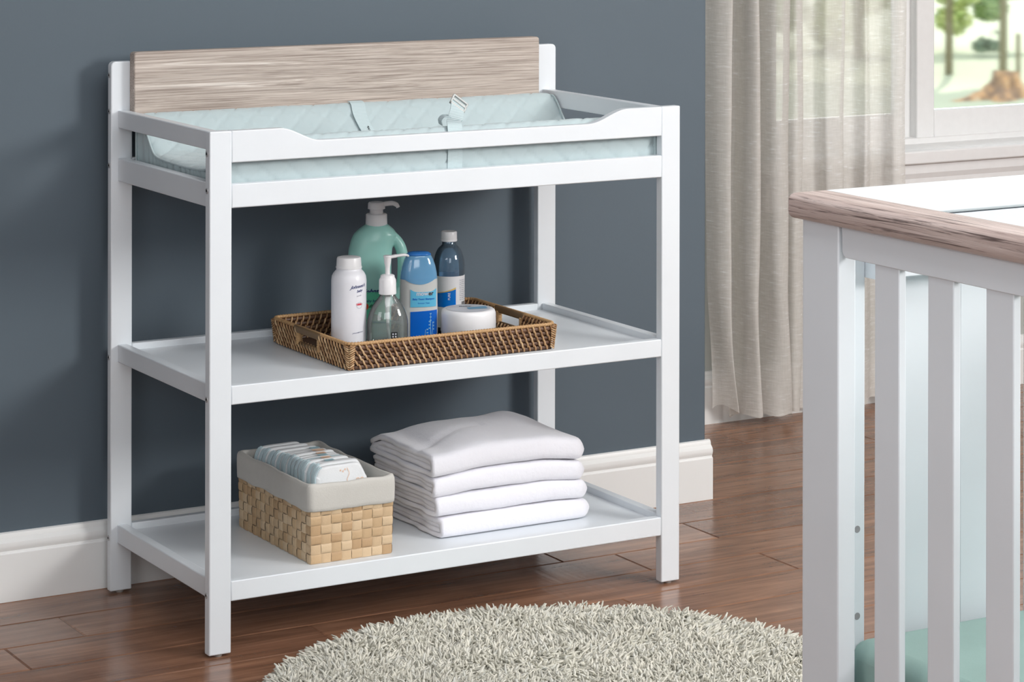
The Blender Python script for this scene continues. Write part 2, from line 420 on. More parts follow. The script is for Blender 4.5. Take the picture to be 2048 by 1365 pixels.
def bolt(parent,x,y,z,s=-1):
    bm=bmesh.new(); n=16; r=.0050
    rows=[]
    for rr,dx in ((r,0.0002),(r*.95,.0010),(r*.55,.0012),(r*.5,.0004),(0.0001,.0004)):
        rows.append([(x+s*dx,y+rr*math.cos(2*PI*k/n),z+rr*math.sin(2*PI*k/n)) for k in range(n)])
    grid(bm,rows,True); b=obj('bolt',bm,M['metal'],parent,smooth=True)
    bm=bmesh.new(); prism(bm,[(y+.0022*math.cos(k*PI/3),z+.0022*math.sin(k*PI/3)) for k in range(6)],x+s*.0004,x+s*.00125,'x'); obj('socket',bm,M['dark'],parent)
for z in (.832,.771,.426,.102): bolt(legs[0],0,.0115,z); bolt(legs[1],W,.0115,z,1)
for z in (.930,.865,.768,.423,.099): bolt(legs[2],0,D-.0075,z); bolt(legs[3],W,D-.0075,z,1)
for lg,(x,y) in zip(legs,((.02,.0095),(W-.02,.0095),(.0205,D-.0083),(W-.0205,D-.0083))):
    bm=bmesh.new(); loft(bm,[(0,.0065,.0065),(.0035,.0075,.0075),(Z0+.0002,.0075,.0075)],16,frame=Matrix.Translation((x,y,0))); obj('glide',bm,M['glide'],lg)
# front rails
def rail(name,b,bev=.0018): return bbox_obj(name,M['white'],T,*b,bevel=bev)
zt=.8692
pts=[(PWF,.8162),(W-PWF,.8162),(W-PWF,zt)]
pts+=[(x,zt) for x in (.845,)]
def sm(t): return t*t*(3-2*t)
for i in range(17): t=i/16; pts.append((.818-(.818-.735)*t, zt-(zt-.8455)*sm(t)))
for i in range(17): t=i/16; pts.append((.205-(.205-.128)*t, .8455+(zt-.8455)*sm(t)))
pts.append((PWF,zt))
bm=bmesh.new(); prism(bm,pts,0.0003,.0183,'y'); obj('front_guard_rail',bm,M['white'],T,bevel=.0018)
rail('front_rail',(PWF,W-PWF,0.0003,.0183,.741,.7808))
rail('shelf_front_rail',(PWF,W-PWF,0.0003,.0183,.4147,.4464))
rail('shelf_front_rail',(PWF,W-PWF,0.0003,.0183,.0895,.1228))
for xa in (.0133,W-.0133-.018):
    for n,z0,z1 in (('side_guard_rail',.8351,.8667),('side_rail',.7398,.7812),('shelf_side_rail',.4147,.4464),('shelf_side_rail',.0895,.1228)):
        rail(n,(xa,xa+.018,PDF,YR,z0,z1))
for n,z0,z1 in (('rear_rail',.741,.7808),('shelf_rear_rail',.4147,.4464),('shelf_rear_rail',.0895,.1228)):
    rail(n,(PWR,W-PWR,YR-.0010,YR+.0150,z0,z1))
for n,z in (('deck_panel',.756),('shelf_board',.4345),('shelf_board',.1108)):
    rail(n,(.0315,W-.0315,.0185,YR-.0012,z-.012,z),.0005)
# back board: curved upper corner
BX0,BX1,BYF=.035,.8784,.4168
r=.006
pts=[(BX0,.845),(BX1,.845)]+[(BX1-r+r*math.cos(a*PI/12),.9717-r+r*math.sin(a*PI/12)) for a in range(7)]+[(BX0+r-r*math.sin(a*PI/12),.9717-r+r*math.cos(a*PI/12)) for a in range(7)]
bm=bmesh.new(); prism(bm,pts,BYF,YR,'y'); obj('back_board',bm,M['oakx'],T,bevel=.0025,segs=3)

# ------------------------------------------------------------------ changing pad
PX0,PX1=.036,.894; PZ=.7562
PAD=thing('changing_pad','mint quilted contoured changing pad on the top deck of the changing table','changing pad',((PX0+PX1)/2,.22,PZ))
prof=cr([(.030,0,.757),(.0225,0,.775),(.0225,0,.80),(.0235,0,.825),(.027,0,.842),(.036,0,.852),(.048,0,.850),(.060,0,.838),(.080,0,.812),(.098,0,.800),(.13,0,.796),(.20,0,.7945),(.28,0,.796),(.318,0,.799),(.335,0,.806),(.355,0,.826),(.375,0,.850),(.388,0,.861),(.399,0,.864),(.408,0,.858),(.4125,0,.842),(.413,0,.80),(.410,0,.77),(.404,0,.757)],10)
L=[0]
for a,b in zip(prof,prof[1:]): L.append(L[-1]+(b-a).length)
# even resample
NP=150; P2=[]
j=0
for i in range(NP+1):
    s=L[-1]*i/NP
    while j<len(L)-2 and L[j+1]<s: j+=1
    t=(s-L[j])/max(L[j+1]-L[j],1e-9); P2.append(prof[j].lerp(prof[j+1],min(t,1)))
NX=220; rows=[]
def quiltd(x,s):
    p=.052; d=0
    for q in ((x*1.0+s*1.15),(x*1.0-s*1.15)):
        w_=q/p+.05*math.sin(2*PI*(x-s)/.026); f=abs((w_+.5)%1-.5)*p
        d+=math.exp(-(f/.0026)**2)
    return -.0024*min(d,1.3)+.0012*noise.noise((x*14,s*14,0))
for i in range(NX+1):
    x=PX0+(PX1-PX0)*i/NX; row=[]
    e=min(x-PX0,PX1-x); sh=.006*math.exp(-e/.006)
    for k,p in enumerate(P2):
        a=P2[max(k-1,0)];b=P2[min(k+1,NP)]; t=(b-a).normalized(); nrm=Vector((-t.z,0,t.x)); nrm=Vector((t.z,0,-t.x))*-1
        s=L[-1]*k/NP; ed=min(s,L[-1]-s)
        d=quiltd(x,s)*min(1,ed/.02)-sh
        # droop of the low centre fold near the ends
        row.append((x,p.x+nrm.x*d,max(p.z+nrm.z*d,PZ+.0004)))
    rows.append(row)
bm=bmesh.new(); grid(bm,rows); 
# bottom
bm2=[ (PX0,.030,PZ),(PX1,.030,PZ),(PX1,.404,PZ),(PX0,.404,PZ)]
bm.faces.new([bm.verts.new(p) for p in bm2])
obj('quilted_cover',bm,M['quilt'],PAD,smooth=True)
for xe,sg in ((PX0,-1),(PX1,1)):
    bm=bmesh.new(); rows=[]
    inner=[p for p in P2 if p.z>.758]
    K=12
    for kk in range(K+1):
        f=kk/K; row=[]
        for m,p in enumerate(inner):
            z=p.z-.004+(PZ+.0005-(p.z-.004))*f
            y=p.x+(.217-p.x)*.02*f
            rip=.0022*math.sin(y*300+3*math.sin(y*40))*math.sin(PI*min(1,f*1.2))**.5 if f>0 else 0
            row.append((xe-sg*(.002+.003*f)+sg*rip+.0,y,z))
        rows.append(row)
    grid(bm,rows); obj('gathered_skirt',bm,M['quilt'],PAD,smooth=True)
    bm=bmesh.new(); tube(bm,[(xe-sg*.0005,p.x+(.217-p.x)*.012,p.z-.0045) for p in inner[::2]],.0019,8); obj('piping',bm,M['quilt'],PAD,smooth=True)
def ribbon(name,ctr,width,th,parent,mat,wdir=(1,0,0)):
    """flat webbing along ctr, width direction wdir or list"""
    P=cr(ctr,8); bm=bmesh.new(); rows=[]
    for i,p in enumerate(P):
        t=(P[min(i+1,len(P)-1)]-P[max(i-1,0)]).normalized()
        wd=Vector(wdir[min(i//8,len(wdir)-1)]).normalized() if isinstance(wdir[0],(tuple,list)) else Vector(wdir)
        if isinstance(wdir[0],(tuple,list)):
            a=i/8; k=min(int(a),len(wdir)-2); wd=Vector(wdir[k]).lerp(Vector(wdir[k+1]),min(a-k,1)).normalized()
        n=t.cross(wd).normalized()
        rows.append([p-wd*width/2-n*th/2,p+wd*width/2-n*th/2,p+wd*width/2+n*th/2,p-wd*width/2+n*th/2])
    V=grid(bm,rows,True); bm.faces.new(V[0][::-1]); bm.faces.new(V[-1])
    return obj(name,bm,mat,parent,bevel=.0003)
ribbon('safety_strap',[(.466,.398,.8664),(.466,.385,.8625),(.462,.368,.845),(.463,.352,.8275),(.468,.335,.811),(.474,.315,.8035),(.479,.27,.8015)],.029,.0016,PAD,M['web'],[(1,.0,0),(1,0,0),(1,.0,-.1),(1,0,-.15),(1,-.1,-.1),(1,-.1,0),(1,-.1,0)])
bm=bmesh.new(); V,F=text_verts('STRAP',.006,0,.0001); put(bm,V,F,lambda u,v:(.4665+v*.9,.3405+u*.8,.8178+u*.78)); obj('strap_print',bm,M['black'],PAD)
ribbon('safety_strap',[(.4715,.0215,.768),(.472,.0205,.79),(.473,.0205,.815),(.474,.0225,.838),(.477,.031,.8545),(.484,.046,.8600),(.495,.061,.8610),(.508,.080,.8665),(.520,.098,.8760),(.528,.110,.8840)],.029,.0016,PAD,M['web'],[(1,0,0)]*4+[(1,.0,0),(1,0,-.1),(1,-.1,-.3),(.8,-.2,-.6),(.75,-.25,-.6),(.75,-.25,-.6)])
ribbon('safety_strap',[(.468,.064,.852),(.470,.070,.860),(.478,.072,.866),(.488,.068,.866)],.022,.0016,PAD,M['web'],[(0.2,1,0.1)]*4)
bm=bmesh.new()
c=Vector((.527,.106,.8830)); ax=Vector((.75,-.25,-.6)).normalized(); up=Vector((.55,.5,.62)); up=(up-ax*up.dot(ax)).normalized(); nn=ax.cross(up)
for (a0,a1,u0,u1) in ((-.0165,.0165,-.011,-.007),(-.0165,.0165,-.001,.003),(-.0165,.0165,.009,.012),(-.0165,-.0135,-.011,.012),(.0135,.0165,-.011,.012)):
    q=[c+ax*x+up*y+nn*z for x in (a0,a1) for y in (u0,u1) for z in (-.0022,.0022)]
    v=[bm.verts.new(p) for p in q]
    for f in ((0,1,3,2),(4,6,7,5),(0,4,5,1),(2,3,7,6),(0,2,6,4),(1,5,7,3)): bm.faces.new([v[i] for i in f])
obj('strap_buckle',bm,M['milk'],PAD,bevel=.0006)

# ------------------------------------------------------------------ wicker tray
TX0,TX1,TY0,TY1=.2925,.7020,.070,.374; TZ0,TZ1=.4346,.4815; SPL=.006
TR=thing('wicker_tray','brown woven rattan tray with cut-out handles on the middle shelf','tray',((TX0+TX1)/2,(TY0+TY1)/2,TZ0))
rc=.016
def per(o,z):  # rounded-rect perimeter offset outward by o, flare with z
    f=(z-TZ0)/(TZ1-TZ0)*SPL; o=o+f-.003
    return TX0-o,TX1+o,TY0-o,TY1+o,rc+o*.6
def perim_pt(s,o,z):
    """s in metres along front(left->right), right, back, left"""
    x0,x1,y0,y1,r=per(o,z)
    a=x1-x0-2*r; b=y1-y0-2*r; q=PI/2*r; tot=2*a+2*b+4*q; s=(s%1)*tot
    for seg in range(4):
        Ls=(a,b,a,b)[seg]
        if s<Ls:
            t=s
            return [(x0+r+t,y0,0,-1),(x1,y0+r+t,1,0),(x1-r-t,y1,0,1),(x0,y1-r-t,-1,0)][seg]
        s-=Ls
        if s<q:
            an=s/r; cxy=[(x1-r,y0+r),(x1-r,y1-r),(x0+r,y1-r),(x0+r,y0+r)][seg]; A=-PI/2+seg*PI/2+an
            return (cxy[0]+r*math.cos(A),cxy[1]+r*math.sin(A),math.cos(A),math.sin(A))
        s-=q
    return (x0+r,y0,0,-1)
# handle openings: on left and right sides
HY0,HY1,HZ0,HZ1=.186,.266,.4525,.4715
def in_handle(x,y,z,pad=0):
    return (x<TX0+.02 or x>TX1-.02) and HY0-pad<y<HY1+pad and z>HZ0-pad*.3
ROWS=5; rh=(TZ1-TZ0-.004)/ROWS
bmd=bmesh.new(); bml=bmesh.new(); bmm=bmesh.new()
NS=300
for rI in range(ROWS):
    z=TZ0+.001+rh*(rI+.5)
    run=[]
    start=None
    pts=[]
    for i in range(NS+1):
        x,y,nx,ny=perim_pt(i/NS,0,z)
        if in_handle(x,y,z,.003) and rI>=2:
            if len(pts)>2: tube(bmd,pts,rh*.52,7,flat=1.0)
            pts=[]
        else:
            pts.append((x,y,z+.0003*math.sin(i*.9+rI*2)))
    if len(pts)>2: tube(bmd,pts,rh*.52,7)
NW=118
for side in (1,-1):
    for rI in range(ROWS):
        for k in range(NW):
            zt_=TZ0+.001+rh*(rI+1)+.0016; zb_=TZ0+rh*rI-.0002
            jj=((ROWS-1-rI)*.5)%1
            s0=(k+jj+R.uniform(-.05,.05))/NW; ds=.0052/1.40
            path=[]
            for q in range(6):
                f=q/5; z=zt_+(zb_-zt_)*f
                bul=rh*.52+.0010*math.sin(PI*f)-.0004
                x,y,nx,ny=perim_pt(s0+ds*f,0,z)
                path.append((x+nx*side*bul,y+ny*side*bul,max(z,TZ0+.0016)))
            if in_handle(path[2][0],path[2][1],path[3][2],.004) and rI>=2: continue
            tube(bml,path,[.0010,.0016,.0018,.0018,.0016,.0010],6)
# corner braid
for cxy,A0 in (((TX0+.006,TY0+.006),-3*PI/4),((TX1-.006,TY0+.006),-PI/4),((TX1-.006,TY1-.006),PI/4),((TX0+.006,TY1-.006),3*PI/4)):
    for i in range(11):
        z=TZ0+.002+i*.0040
        for sg in (1,-1):
            f=(z-TZ0)/(TZ1-TZ0)*SPL
            pa=[]
            for q in range(4):
                A=A0+sg*(.0+.30*q); rad=.0086+f*.95+(.0008 if q<2 else 0)
                pa.append((cxy[0]+rad*math.cos(A),cxy[1]+rad*math.sin(A),min(z+q*.0018,TZ1-.0035)))
            tube(bml,pa,.0014,5)
obj('woven_core',bmd,M['rattand'],TR,smooth=True)
obj('woven_wrap',bml,M['rattanl'],TR,smooth=True)
# rim : wrapped coil
bm=bmesh.new()
NR=1000
path=[];rad=[]
for i in range(NR):
    x,y,nx,ny=perim_pt(i/NR,.0005,TZ1); path.append((x,y,TZ1-.0005)); rad.append(.0033+.0004*(1 if (i%4)<2 else -1))
tube(bm,path,rad,7,close=True)
obj('rim',bm,M['rattanm'],TR,smooth=True)
bm=bmesh.new(); box(bm,TX0+.002,TX1-.002,TY0+.002,TY1-.002,TZ0+.0005,TZ0+.0055); obj('base',bm,M['traybase'],TR)
for xs,sg in ((TX0-.0025,-1),(TX1+.0025,1)):
    # flat bamboo grip over the opening, wrapped cheeks, lower bar
    bm=bmesh.new(); box(bm,xs-.0052,xs+.0052,HY0-.014,HY1+.014,HZ1-.001,TZ1+.0022); obj('handle_grip',bm,M['bamboo'],TR,bevel=.003,segs=3)
    for yy in (HY0-.003,HY1+.003):
        bm=bmesh.new(); path=[];rad=[]
        for i in range(40):
            path.append((xs-.001*sg,yy,HZ0-.003+(HZ1-HZ0+.006)*i/39)); rad.append(.0058+.0006*(1 if (i%4)<2 else -1))
        tube(bm,path,rad,10); obj('handle_wrap',bm,M['rattanm'],TR,smooth=True)
    bm=bmesh.new(); tube(bm,[(xs-.0015*sg,HY0-.002,HZ0-.001),(xs-.0015*sg,HY1+.002,HZ0-.001)],.0042,8); obj('handle_bar',bm,M['bamboo'],TR,smooth=True)

# ------------------------------------------------------------------ toiletries (stand on the tray base)
BZ=TZ0+.0056
def cyl_secs(l): return [(z,r_,r_) for z,r_ in l]
# powder bottle
fr=frame_at(.3385,.165,BZ,-.02)@Matrix.Diagonal((1,1,.978,1))
B=thing('powder_bottle','white baby powder bottle at the front left of the wicker tray','bottle',(.3385,.165,BZ))
bm=bmesh.new(); rr=.0312
loft(bm,cyl_secs([(0,.027),(.002,.0298),(.006,rr),(.138,rr),(.146,.0302),(.1515,.0275),(.155,.0245),(.157,.0225),(.161,.0222)]),64,frame=fr); sharp(obj('body',bm,M['powder'],B,smooth=True),60)
bm=bmesh.new(); loft(bm,cyl_secs([(.1595,.0218),(.1603,.0232),(.1625,.0232),(.1630,.0224),(.1655,.0222),(.1770,.0215),(.1795,.0205),(.1802,.018),(.1804,.001)]),64,frame=fr); sharp(obj('cap',bm,M['pw'],B,smooth=True),50)
fr2=fr@Matrix.Rotation(.14,4,'Z'); fw=wrapf(fr2,rr,rr)
text_on('brand_print',B,"Johnson's",.0078,0,.1280,fw,M['navy'],.45,.00018,.10)
text_on('brand_print',B,"baby",.0066,.002,.1205,fw,M['navy'],.35,.00012,.12)
text_on('product_print',B,"powder",.0030,.001,.1130,fw,M['greyp'],.35,0,.12)
text_on('maker_print',B,"Johnson&Johnson",.0030,-.001,.0470,fw,M['navy'],.35,0,.10)
bm=bmesh.new()
for k in range(32):
    a0,a1=2*PI*k/32,2*PI*(k+1)/32
    q=[fw(.0015+r_*math.cos(a),.0965+r_*math.sin(a)) for a in (a0,a1) for r_ in (.0048,.0062)]
    vv=[bm.verts.new(p) for p in (q[0],q[1],q[3],q[2])]; bm.faces.new(vv)
obj('badge_ring',bm,M['pale'],B)
bm=bmesh.new(); strip(bm,-.0050,.0080,.0965,.1000,fw,8,2); obj('badge_band',bm,M['red'],B)
# sanitizer pump (clear)
fr=frame_at(.3965,.1285,BZ,-.35); 
B=thing('sanitizer_pump_bottle','small clear pump bottle half full of gel, right of the powder bottle','bottle',(.3965,.1285,BZ))
def oval(l,k=.66): return [(z,a,a*k) for z,a in l]
rp=.0365
out=[(0,.030),(.002,.0345),(.006,rp),(.058,rp),(.066,.0358),(.075,.0335),(.084,.0300),(.093,.0250),(.100,.0200),(.106,.0155),(.110,.0130),(.118,.0125)]
inn=[(.0040,.030),(.007,.0350),(.058,.0351),(.066,.0344),(.075,.0320),(.084,.0286),(.093,.0236),(.100,.0186),(.106,.0142),(.110,.0118),(.118,.0113)]
bm=bmesh.new(); loft(bm,oval(out),56,2.3,cap1=False,frame=fr); loft(bm,oval(inn[::-1]),56,2.3,cap0=False,frame=fr)
obj('body',bm,M['clear'],B,smooth=True)
bm=bmesh.new(); loft(bm,oval([(.0045,.0290),(.0075,.0345),(.0580,.0346),(.0600,.0343),(.0604,.0340)]),56,2.3,frame=fr); sharp(obj('gel',bm,M['liquid'],B,smooth=True),60)
bm=bmesh.new(); loft(bm,cyl_secs([(.111,.0148),(.1115,.0155),(.1360,.0150),(.1385,.0138),(.1400,.0128),(.1440,.0122),(.1455,.0095),(.1460,.005)]),40,frame=fr); sharp(obj('collar',bm,M['pw'],B,smooth=True),45)
bm=bmesh.new(); loft(bm,cyl_secs([(.1455,.0042),(.158,.0042),(.162,.0050),(.166,.0060),(.174,.0066),(.1775,.0078),(.1790,.0070),(.1795,.002)]),24,frame=fr); sharp(obj('pump_head',bm,M['pw'],B,smooth=True),45)
bm=bmesh.new(); tube(bm,[fr@Vector(p) for p in cr([(.002,0,.1755),(.014,0,.1775),(.026,0,.1790),(.034,0,.1785),(.0375,0,.1765)],5)],[.0052]*6+[.0045]*8+[.0036]*5+[.0030]*2,10,flat=.6); obj('spout',bm,M['pw'],B,smooth=True)
bm=bmesh.new(); tube(bm,[fr@Vector(p) for p in ((0,0,.112),(0,0,.075),(.001,0,.050),(.006,0,.010))],[.006,.0034,.0028,.0028],10); obj('dip_tube',bm,M['milk'],B,smooth=True)
fw=wrapf(fr,rp,rp*.66,2.3,.0010)
bm=bmesh.new(); strip(bm,.0035,.0145,.0365,.0475,fw,6,4); obj('logo_square',bm,M['black'],B)
fw2=wrapf(fr,rp,rp*.66,2.3,.0015)
bm=bmesh.new()
for (a,b) in ((.0053,.0428),(.0102,.0428),(.0053,.0383),(.0102,.0383)): strip(bm,a,a+.0026,b,b+.0026,fw2,2,2)
obj('logo_marks',bm,M['pale'],B)
text_on('capacity_print',B,"CLEAN HANDS",.0034,-.018,.0640,fw,M['greyp'])
# lotion / shampoo
fr=frame_at(.4945,.1960,BZ,-.33)
B=thing('shampoo_bottle','flat baby shampoo bottle with a blue flip cap, middle of the tray','bottle',(.4945,.196,BZ))
la=[(0,.030,.016),(.003,.0335,.0185),(.010,.0345,.0195),(.050,.0348,.0200),(.085,.0342,.0200),(.110,.0340,.0200),(.122,.0338,.0195)]
bm=bmesh.new(); loft(bm,la,56,2.5,frame=fr); sharp(obj('body',bm,M['milk'],B,smooth=True),70)
lc=[(.1215,.0339,.0197),(.132,.0328,.0190),(.145,.0300,.0175),(.156,.0262,.0155),(.163,.0225,.0135),(.1655,.0200,.0120)]
bm=bmesh.new(); loft(bm,lc,56,2.5,frame=fr); sharp(obj('cap',bm,M['lcap'],B,smooth=True),70)
bm=bmesh.new(); loft(bm,[(.1635,.0228,.0139),(.166,.0222,.0134),(.1690,.0185,.0108),(.1700,.0120,.007),(.1702,.001,.001)],40,2.3,frame=fr); obj('cap_lid',bm,M['capblue'],B,smooth=True)
fa=lambda z: .0345
fw=wrapf(fr,.0350,.0203,2.5,.0006)
bm=bmesh.new(); strip(bm,-.0320,.0320,lambda x:.1130+.009*min(1,(x/.028)**2),.1235,wrapf(fr,.0343,.0201,2.5,.0006),30,3); obj('cap_skirt',bm,M['lcap'],B,smooth=True)
bm=bmesh.new(); strip(bm,-.0180,.0300,.0725,lambda x:.1050-.0055*(1-((x-.006)/.024)**4) if abs(x-.006)<.024 else .105,fw,30,6); obj('top_label',bm,M['lblue'],B,smooth=True)
bm=bmesh.new(); strip(bm,-.0180,.0318,lambda x:.0085+.006*max(0,(x-.018)/.014)**2,lambda x:.0650+.0012*(x/.03),fw,30,8); obj('front_label',bm,M['blue'],B,smooth=True)
fw3=wrapf(fr,.0350,.0203,2.5,.0010)
text_on('label_text',B,"mower",.0105,.008,.0935,fw3,M['pale'],.0,.0003)
text_on('label_text',B,"er",.0105,.0195,.0935,wrapf(fr,.0350,.0203,2.5,.0013),M['black'],.0,.0003)
text_on('label_text',B,"Baby Young Shampoo",.0046,.006,.0855,fw3,M['blue'],.1,.0001)
text_on('label_text',B,"Summer Time",.0038,.006,.0785,fw3,M['blue'],.1,0)
bm=bmesh.new()
for (xx,h,d) in ((.019,.050,0),(.017,.036,.004),(.024,.034,-.002),(.013,.022,-.006)):
    strip(bm,xx-.0004,xx+.0004,.010,.010+h,lambda u,v,dd=d:fw3(u+dd*(1-(v-.01)/.05),v),2,8)
    for k in range(3): strip(bm,xx-.0016,xx+.0016,.010+h-.006*k-.001,.010+h-.006*k+.0012,fw3,3,2)
obj('plant_print',bm,M['jblue'],B)
# clear blue bottle at the back
fr=frame_at(.6085,.290,BZ,-.40)
B=thing('clear_blue_bottle','tall clear blue-tinted bottle with white screw cap and white label, rear right of tray','bottle',(.6085,.29,BZ))
rb=.0291
out=[(0,.024),(.002,.027),(.005,rb),(.115,rb),(.122,.0292),(.132,.0283),(.142,.0262),(.150,.0232),(.156,.0195),(.160,.0150),(.1625,.0128),(.170,.0125)]
inn=[(.003,.024),(.006,rb-.0012),(.115,rb-.0012),(.122,.0280),(.132,.0271),(.142,.0250),(.150,.0220),(.156,.0183),(.160,.0139),(.1625,.0117),(.170,.0114)]
bm=bmesh.new(); loft(bm,cyl_secs(out),56,cap1=False,frame=fr); loft(bm,cyl_secs(inn[::-1]),56,cap0=False,frame=fr); obj('body',bm,M['bluepl'],B,smooth=True)
bm=bmesh.new(); ri=[]
for i,(z,r_) in enumerate([(.1685,.0150),(.1700,.0153),(.1715,.0153),(.1720,.0148),(.1725,.0150),(.1850,.0148),(.1868,.0138),(.1872,.001)]): ri.append((z,r_,r_))
loft(bm,ri,60,frame=fr); sharp(obj('cap',bm,M['pw'],B,smooth=True),45)
def cylwrap(fr,r_,off=.0003):
    return lambda a,z: fr@Vector(((r_+off)*math.sin(a),-(r_+off)*math.cos(a),z))
cw=cylwrap(fr,rb,.0002); bm=bmesh.new(); strip(bm,-PI,PI,.012,.1065,cw,64,2); obj('label',bm,M['pw'],B,smooth=True)
cw=cylwrap(fr,rb,.0005)
bm=bmesh.new(); strip(bm,-1.4,.35,.050,lambda a:.0745+.0085*(max(0,(a+1.4)/1.75))**2,cw,24,4); obj('blue_panel',bm,M['blue2'],B,smooth=True)
bm=bmesh.new(); strip(bm,-1.4,.35,lambda a:.0745+.0085*(max(0,(a+1.4)/1.75))**2,lambda a:.0755+.0110*(max(0,(a+1.4)/1.75))**2,cw,24,1); obj('gold_stripe',bm,M['yellow'],B,smooth=True)
cw=cylwrap(fr,rb,.0008)
V,F=text_verts('PURE',.0058,0,.0001); bm=bmesh.new(); put(bm,V,F,lambda u,v:cw(-.02-v/rb,.0700+u)); obj('label_text',bm,M['pw'],B)
for k in range(11):
    V,F=text_verts(['Directions for','use daily after','bath time, apply','to damp skin'][k%4],.0030,0,0,'LEFT'); bm=bmesh.new(); put(bm,V,F,lambda u,v,k=k:cw(.62+u/rb,.098-.0036*k+v)); obj('fine_print',bm,M['greyp'],B)
bm=bmesh.new(); a=.80
for k in range(14):
    wdt=R.choice([.012,.02,.03]); strip(bm,a,a+wdt,.0510,.0590,cw,1,1); a+=wdt+R.choice([.014,.02])
obj('barcode',bm,M['black'],B)
# big mint pump bottle
fr=frame_at(.4640,.3035,BZ,-.42)
B=thing('mint_pump_bottle','large mint green baby wash bottle with white pump and side handle, rear of tray','bottle',(.464,.3035,BZ))
bm=bmesh.new()
loft(bm,[(0,.034,.022,-.013),(.003,.0385,.026,-.013),(.010,.0405,.028,-.013),(.09,.0405,.029,-.013),(.140,.0405,.029,-.0130),(.165,.0400,.0285,-.0105),(.180,.0405,.028,-.006),(.190,.0400,.026,-.002),(.198,.0335,.024,-.001),(.204,.0260,.021,0),(.208,.0200,.018,0),(.212,.016,.016,0)],56,2.2,frame=fr)
tube(bm,[fr@Vector(p) for p in cr([(.012,0,.190),(.030,0,.184),(.0430,0,.168),(.0485,0,.146),(.0490,0,.120),(.0460,0,.095),(.034,0,.076),(.018,0,.066)],6)],.0105,14,flat=1.0)
o=obj('body',bm,M['green'],B,smooth=True)
md=o.modifiers.new('r','REMESH'); md.mode='VOXEL'; md.voxel_size=.0014; md.use_smooth_shade=True
md=o.modifiers.new('s','SMOOTH'); md.iterations=14; md.factor=.6
bm=bmesh.new(); loft(bm,cyl_secs([(.206,.0190),(.2075,.0200),(.2260,.0195),(.2275,.0180),(.2280,.0125),(.2360,.0120)]),40,frame=fr); sharp(obj('collar',bm,M['pw'],B,smooth=True),45)
bm=bmesh.new(); loft(bm,cyl_secs([(.2355,.0128),(.2365,.0160),(.2460,.0155),(.2485,.0140),(.2495,.010),(.2497,.001)]),36,frame=fr); sharp(obj('pump_head',bm,M['pw'],B,smooth=True),45)
bm=bmesh.new(); tube(bm,[fr@Vector(p) for p in cr([(.008,-.002,.2440),(.020,-.003,.2460),(.030,-.004,.2465),(.037,-.005,.2435),(.0395,-.005,.2390)],5)],[.0045]*10+[.0042]*6+[.0036]*5,10); obj('spout',bm,M['pw'],B,smooth=True)
fw=wrapf(fr,.0405,.029,2.2,.0008,cx=-.013)
bm=bmesh.new(); strip(bm,-.040,.018,.030,lambda x:.088+0*x,fw,30,6); obj('front_label',bm,M['greenlabel'],B,smooth=True)
fw=wrapf(fr,.0405,.029,2.2,.0014,cx=-.013)
text_on('brand_print',B,"Johnson's",.0118,-.002,.0860,wrapf(fr,.0405,.029,2.2,.0008,cx=-.013),M['navy'],.45,.0004,.04)
text_on('product_print',B,"baby bath",.0070,-.010,.070,fw,M['navy'],.3,.0001)
bm=bmesh.new()
for k in range(16):
    a0,a1=2*PI*k/16,2*PI*(k+1)/16
    vv=[bm.verts.new(p) for p in (fw(-.022,.062),fw(-.022+.0065*math.cos(a0),.062+.0065*math.sin(a0)),fw(-.022+.0065*math.cos(a1),.062+.0065*math.sin(a1)))]; bm.faces.new(vv)
obj('fruit_print',bm,M['orange'],B)
bm=bmesh.new(); strip(bm,-.016,-.004,.0600,lambda x:.0600+.006*math.sin(PI*(x+.016)/.012),fw,10,2); strip(bm,-.020,.012,.036,lambda x:.036+.012*max(0,math.sin(PI*(x+.02)/.032)),fw,14,2); obj('leaf_print',bm,M['leafp'],B)
# cream jar
fr=frame_at(.5785,.1620,BZ,-.35)
B=thing('cream_jar','low round white cream jar at the right side of the tray','jar',(.583,.162,BZ))
rj=.0503; fr=fr@Matrix.Diagonal((1,1,1.2,1))
bm=bmesh.new(); loft(bm,cyl_secs([(0,.046),(.002,.0485),(.005,.0490),(.020,.0490),(.022,.0485)]),64,frame=fr); sharp(obj('body',bm,M['pw'],B,smooth=True),50)
bm=bmesh.new(); loft(bm,cyl_secs([(.0205,.0494),(.0215,rj),(.048,rj-.0006),(.0520,.0480),(.0538,.0455),(.0542,.044),(.0540,.0005)]),64,frame=fr); sharp(obj('lid',bm,M['pw'],B,smooth=True),60)
top=lambda x,y: fr@Vector((x,y,.0546))
bm=bmesh.new(); V=[(.0405*math.cos(2*PI*k/40),.0405*math.sin(2*PI*k/40)) for k in range(40)]; bm.faces.new([bm.verts.new(top(*v)) for v in V]); obj('lid_label',bm,M['pale'],B)
top2=lambda x,y: fr@Vector((x,y,.0549))
bm=bmesh.new(); strip(bm,-.002,.034,lambda x:-.014+.1*x,lambda x:.006+.25*x,lambda x,y:top2(x,y),12,2); obj('lid_band',bm,M['jblue'],B)
bm=bmesh.new(); V,F=text_verts('Baby',.012,.2,.0003); put(bm,V,F,lambda u,v:top2(u-.004,v+.014)); obj('lid_print',bm,M['greyp'],B)
cw=cylwrap(fr,rj,.0004)
V,F=text_verts('BABY MOISTURE CREAM SENSITIVE',.0040,0,.0001); bm=bmesh.new(); put(bm,V,F,lambda u,v:cw(.55+u/rj,.0243+v)); obj('rim_print',bm,M['black'],B)

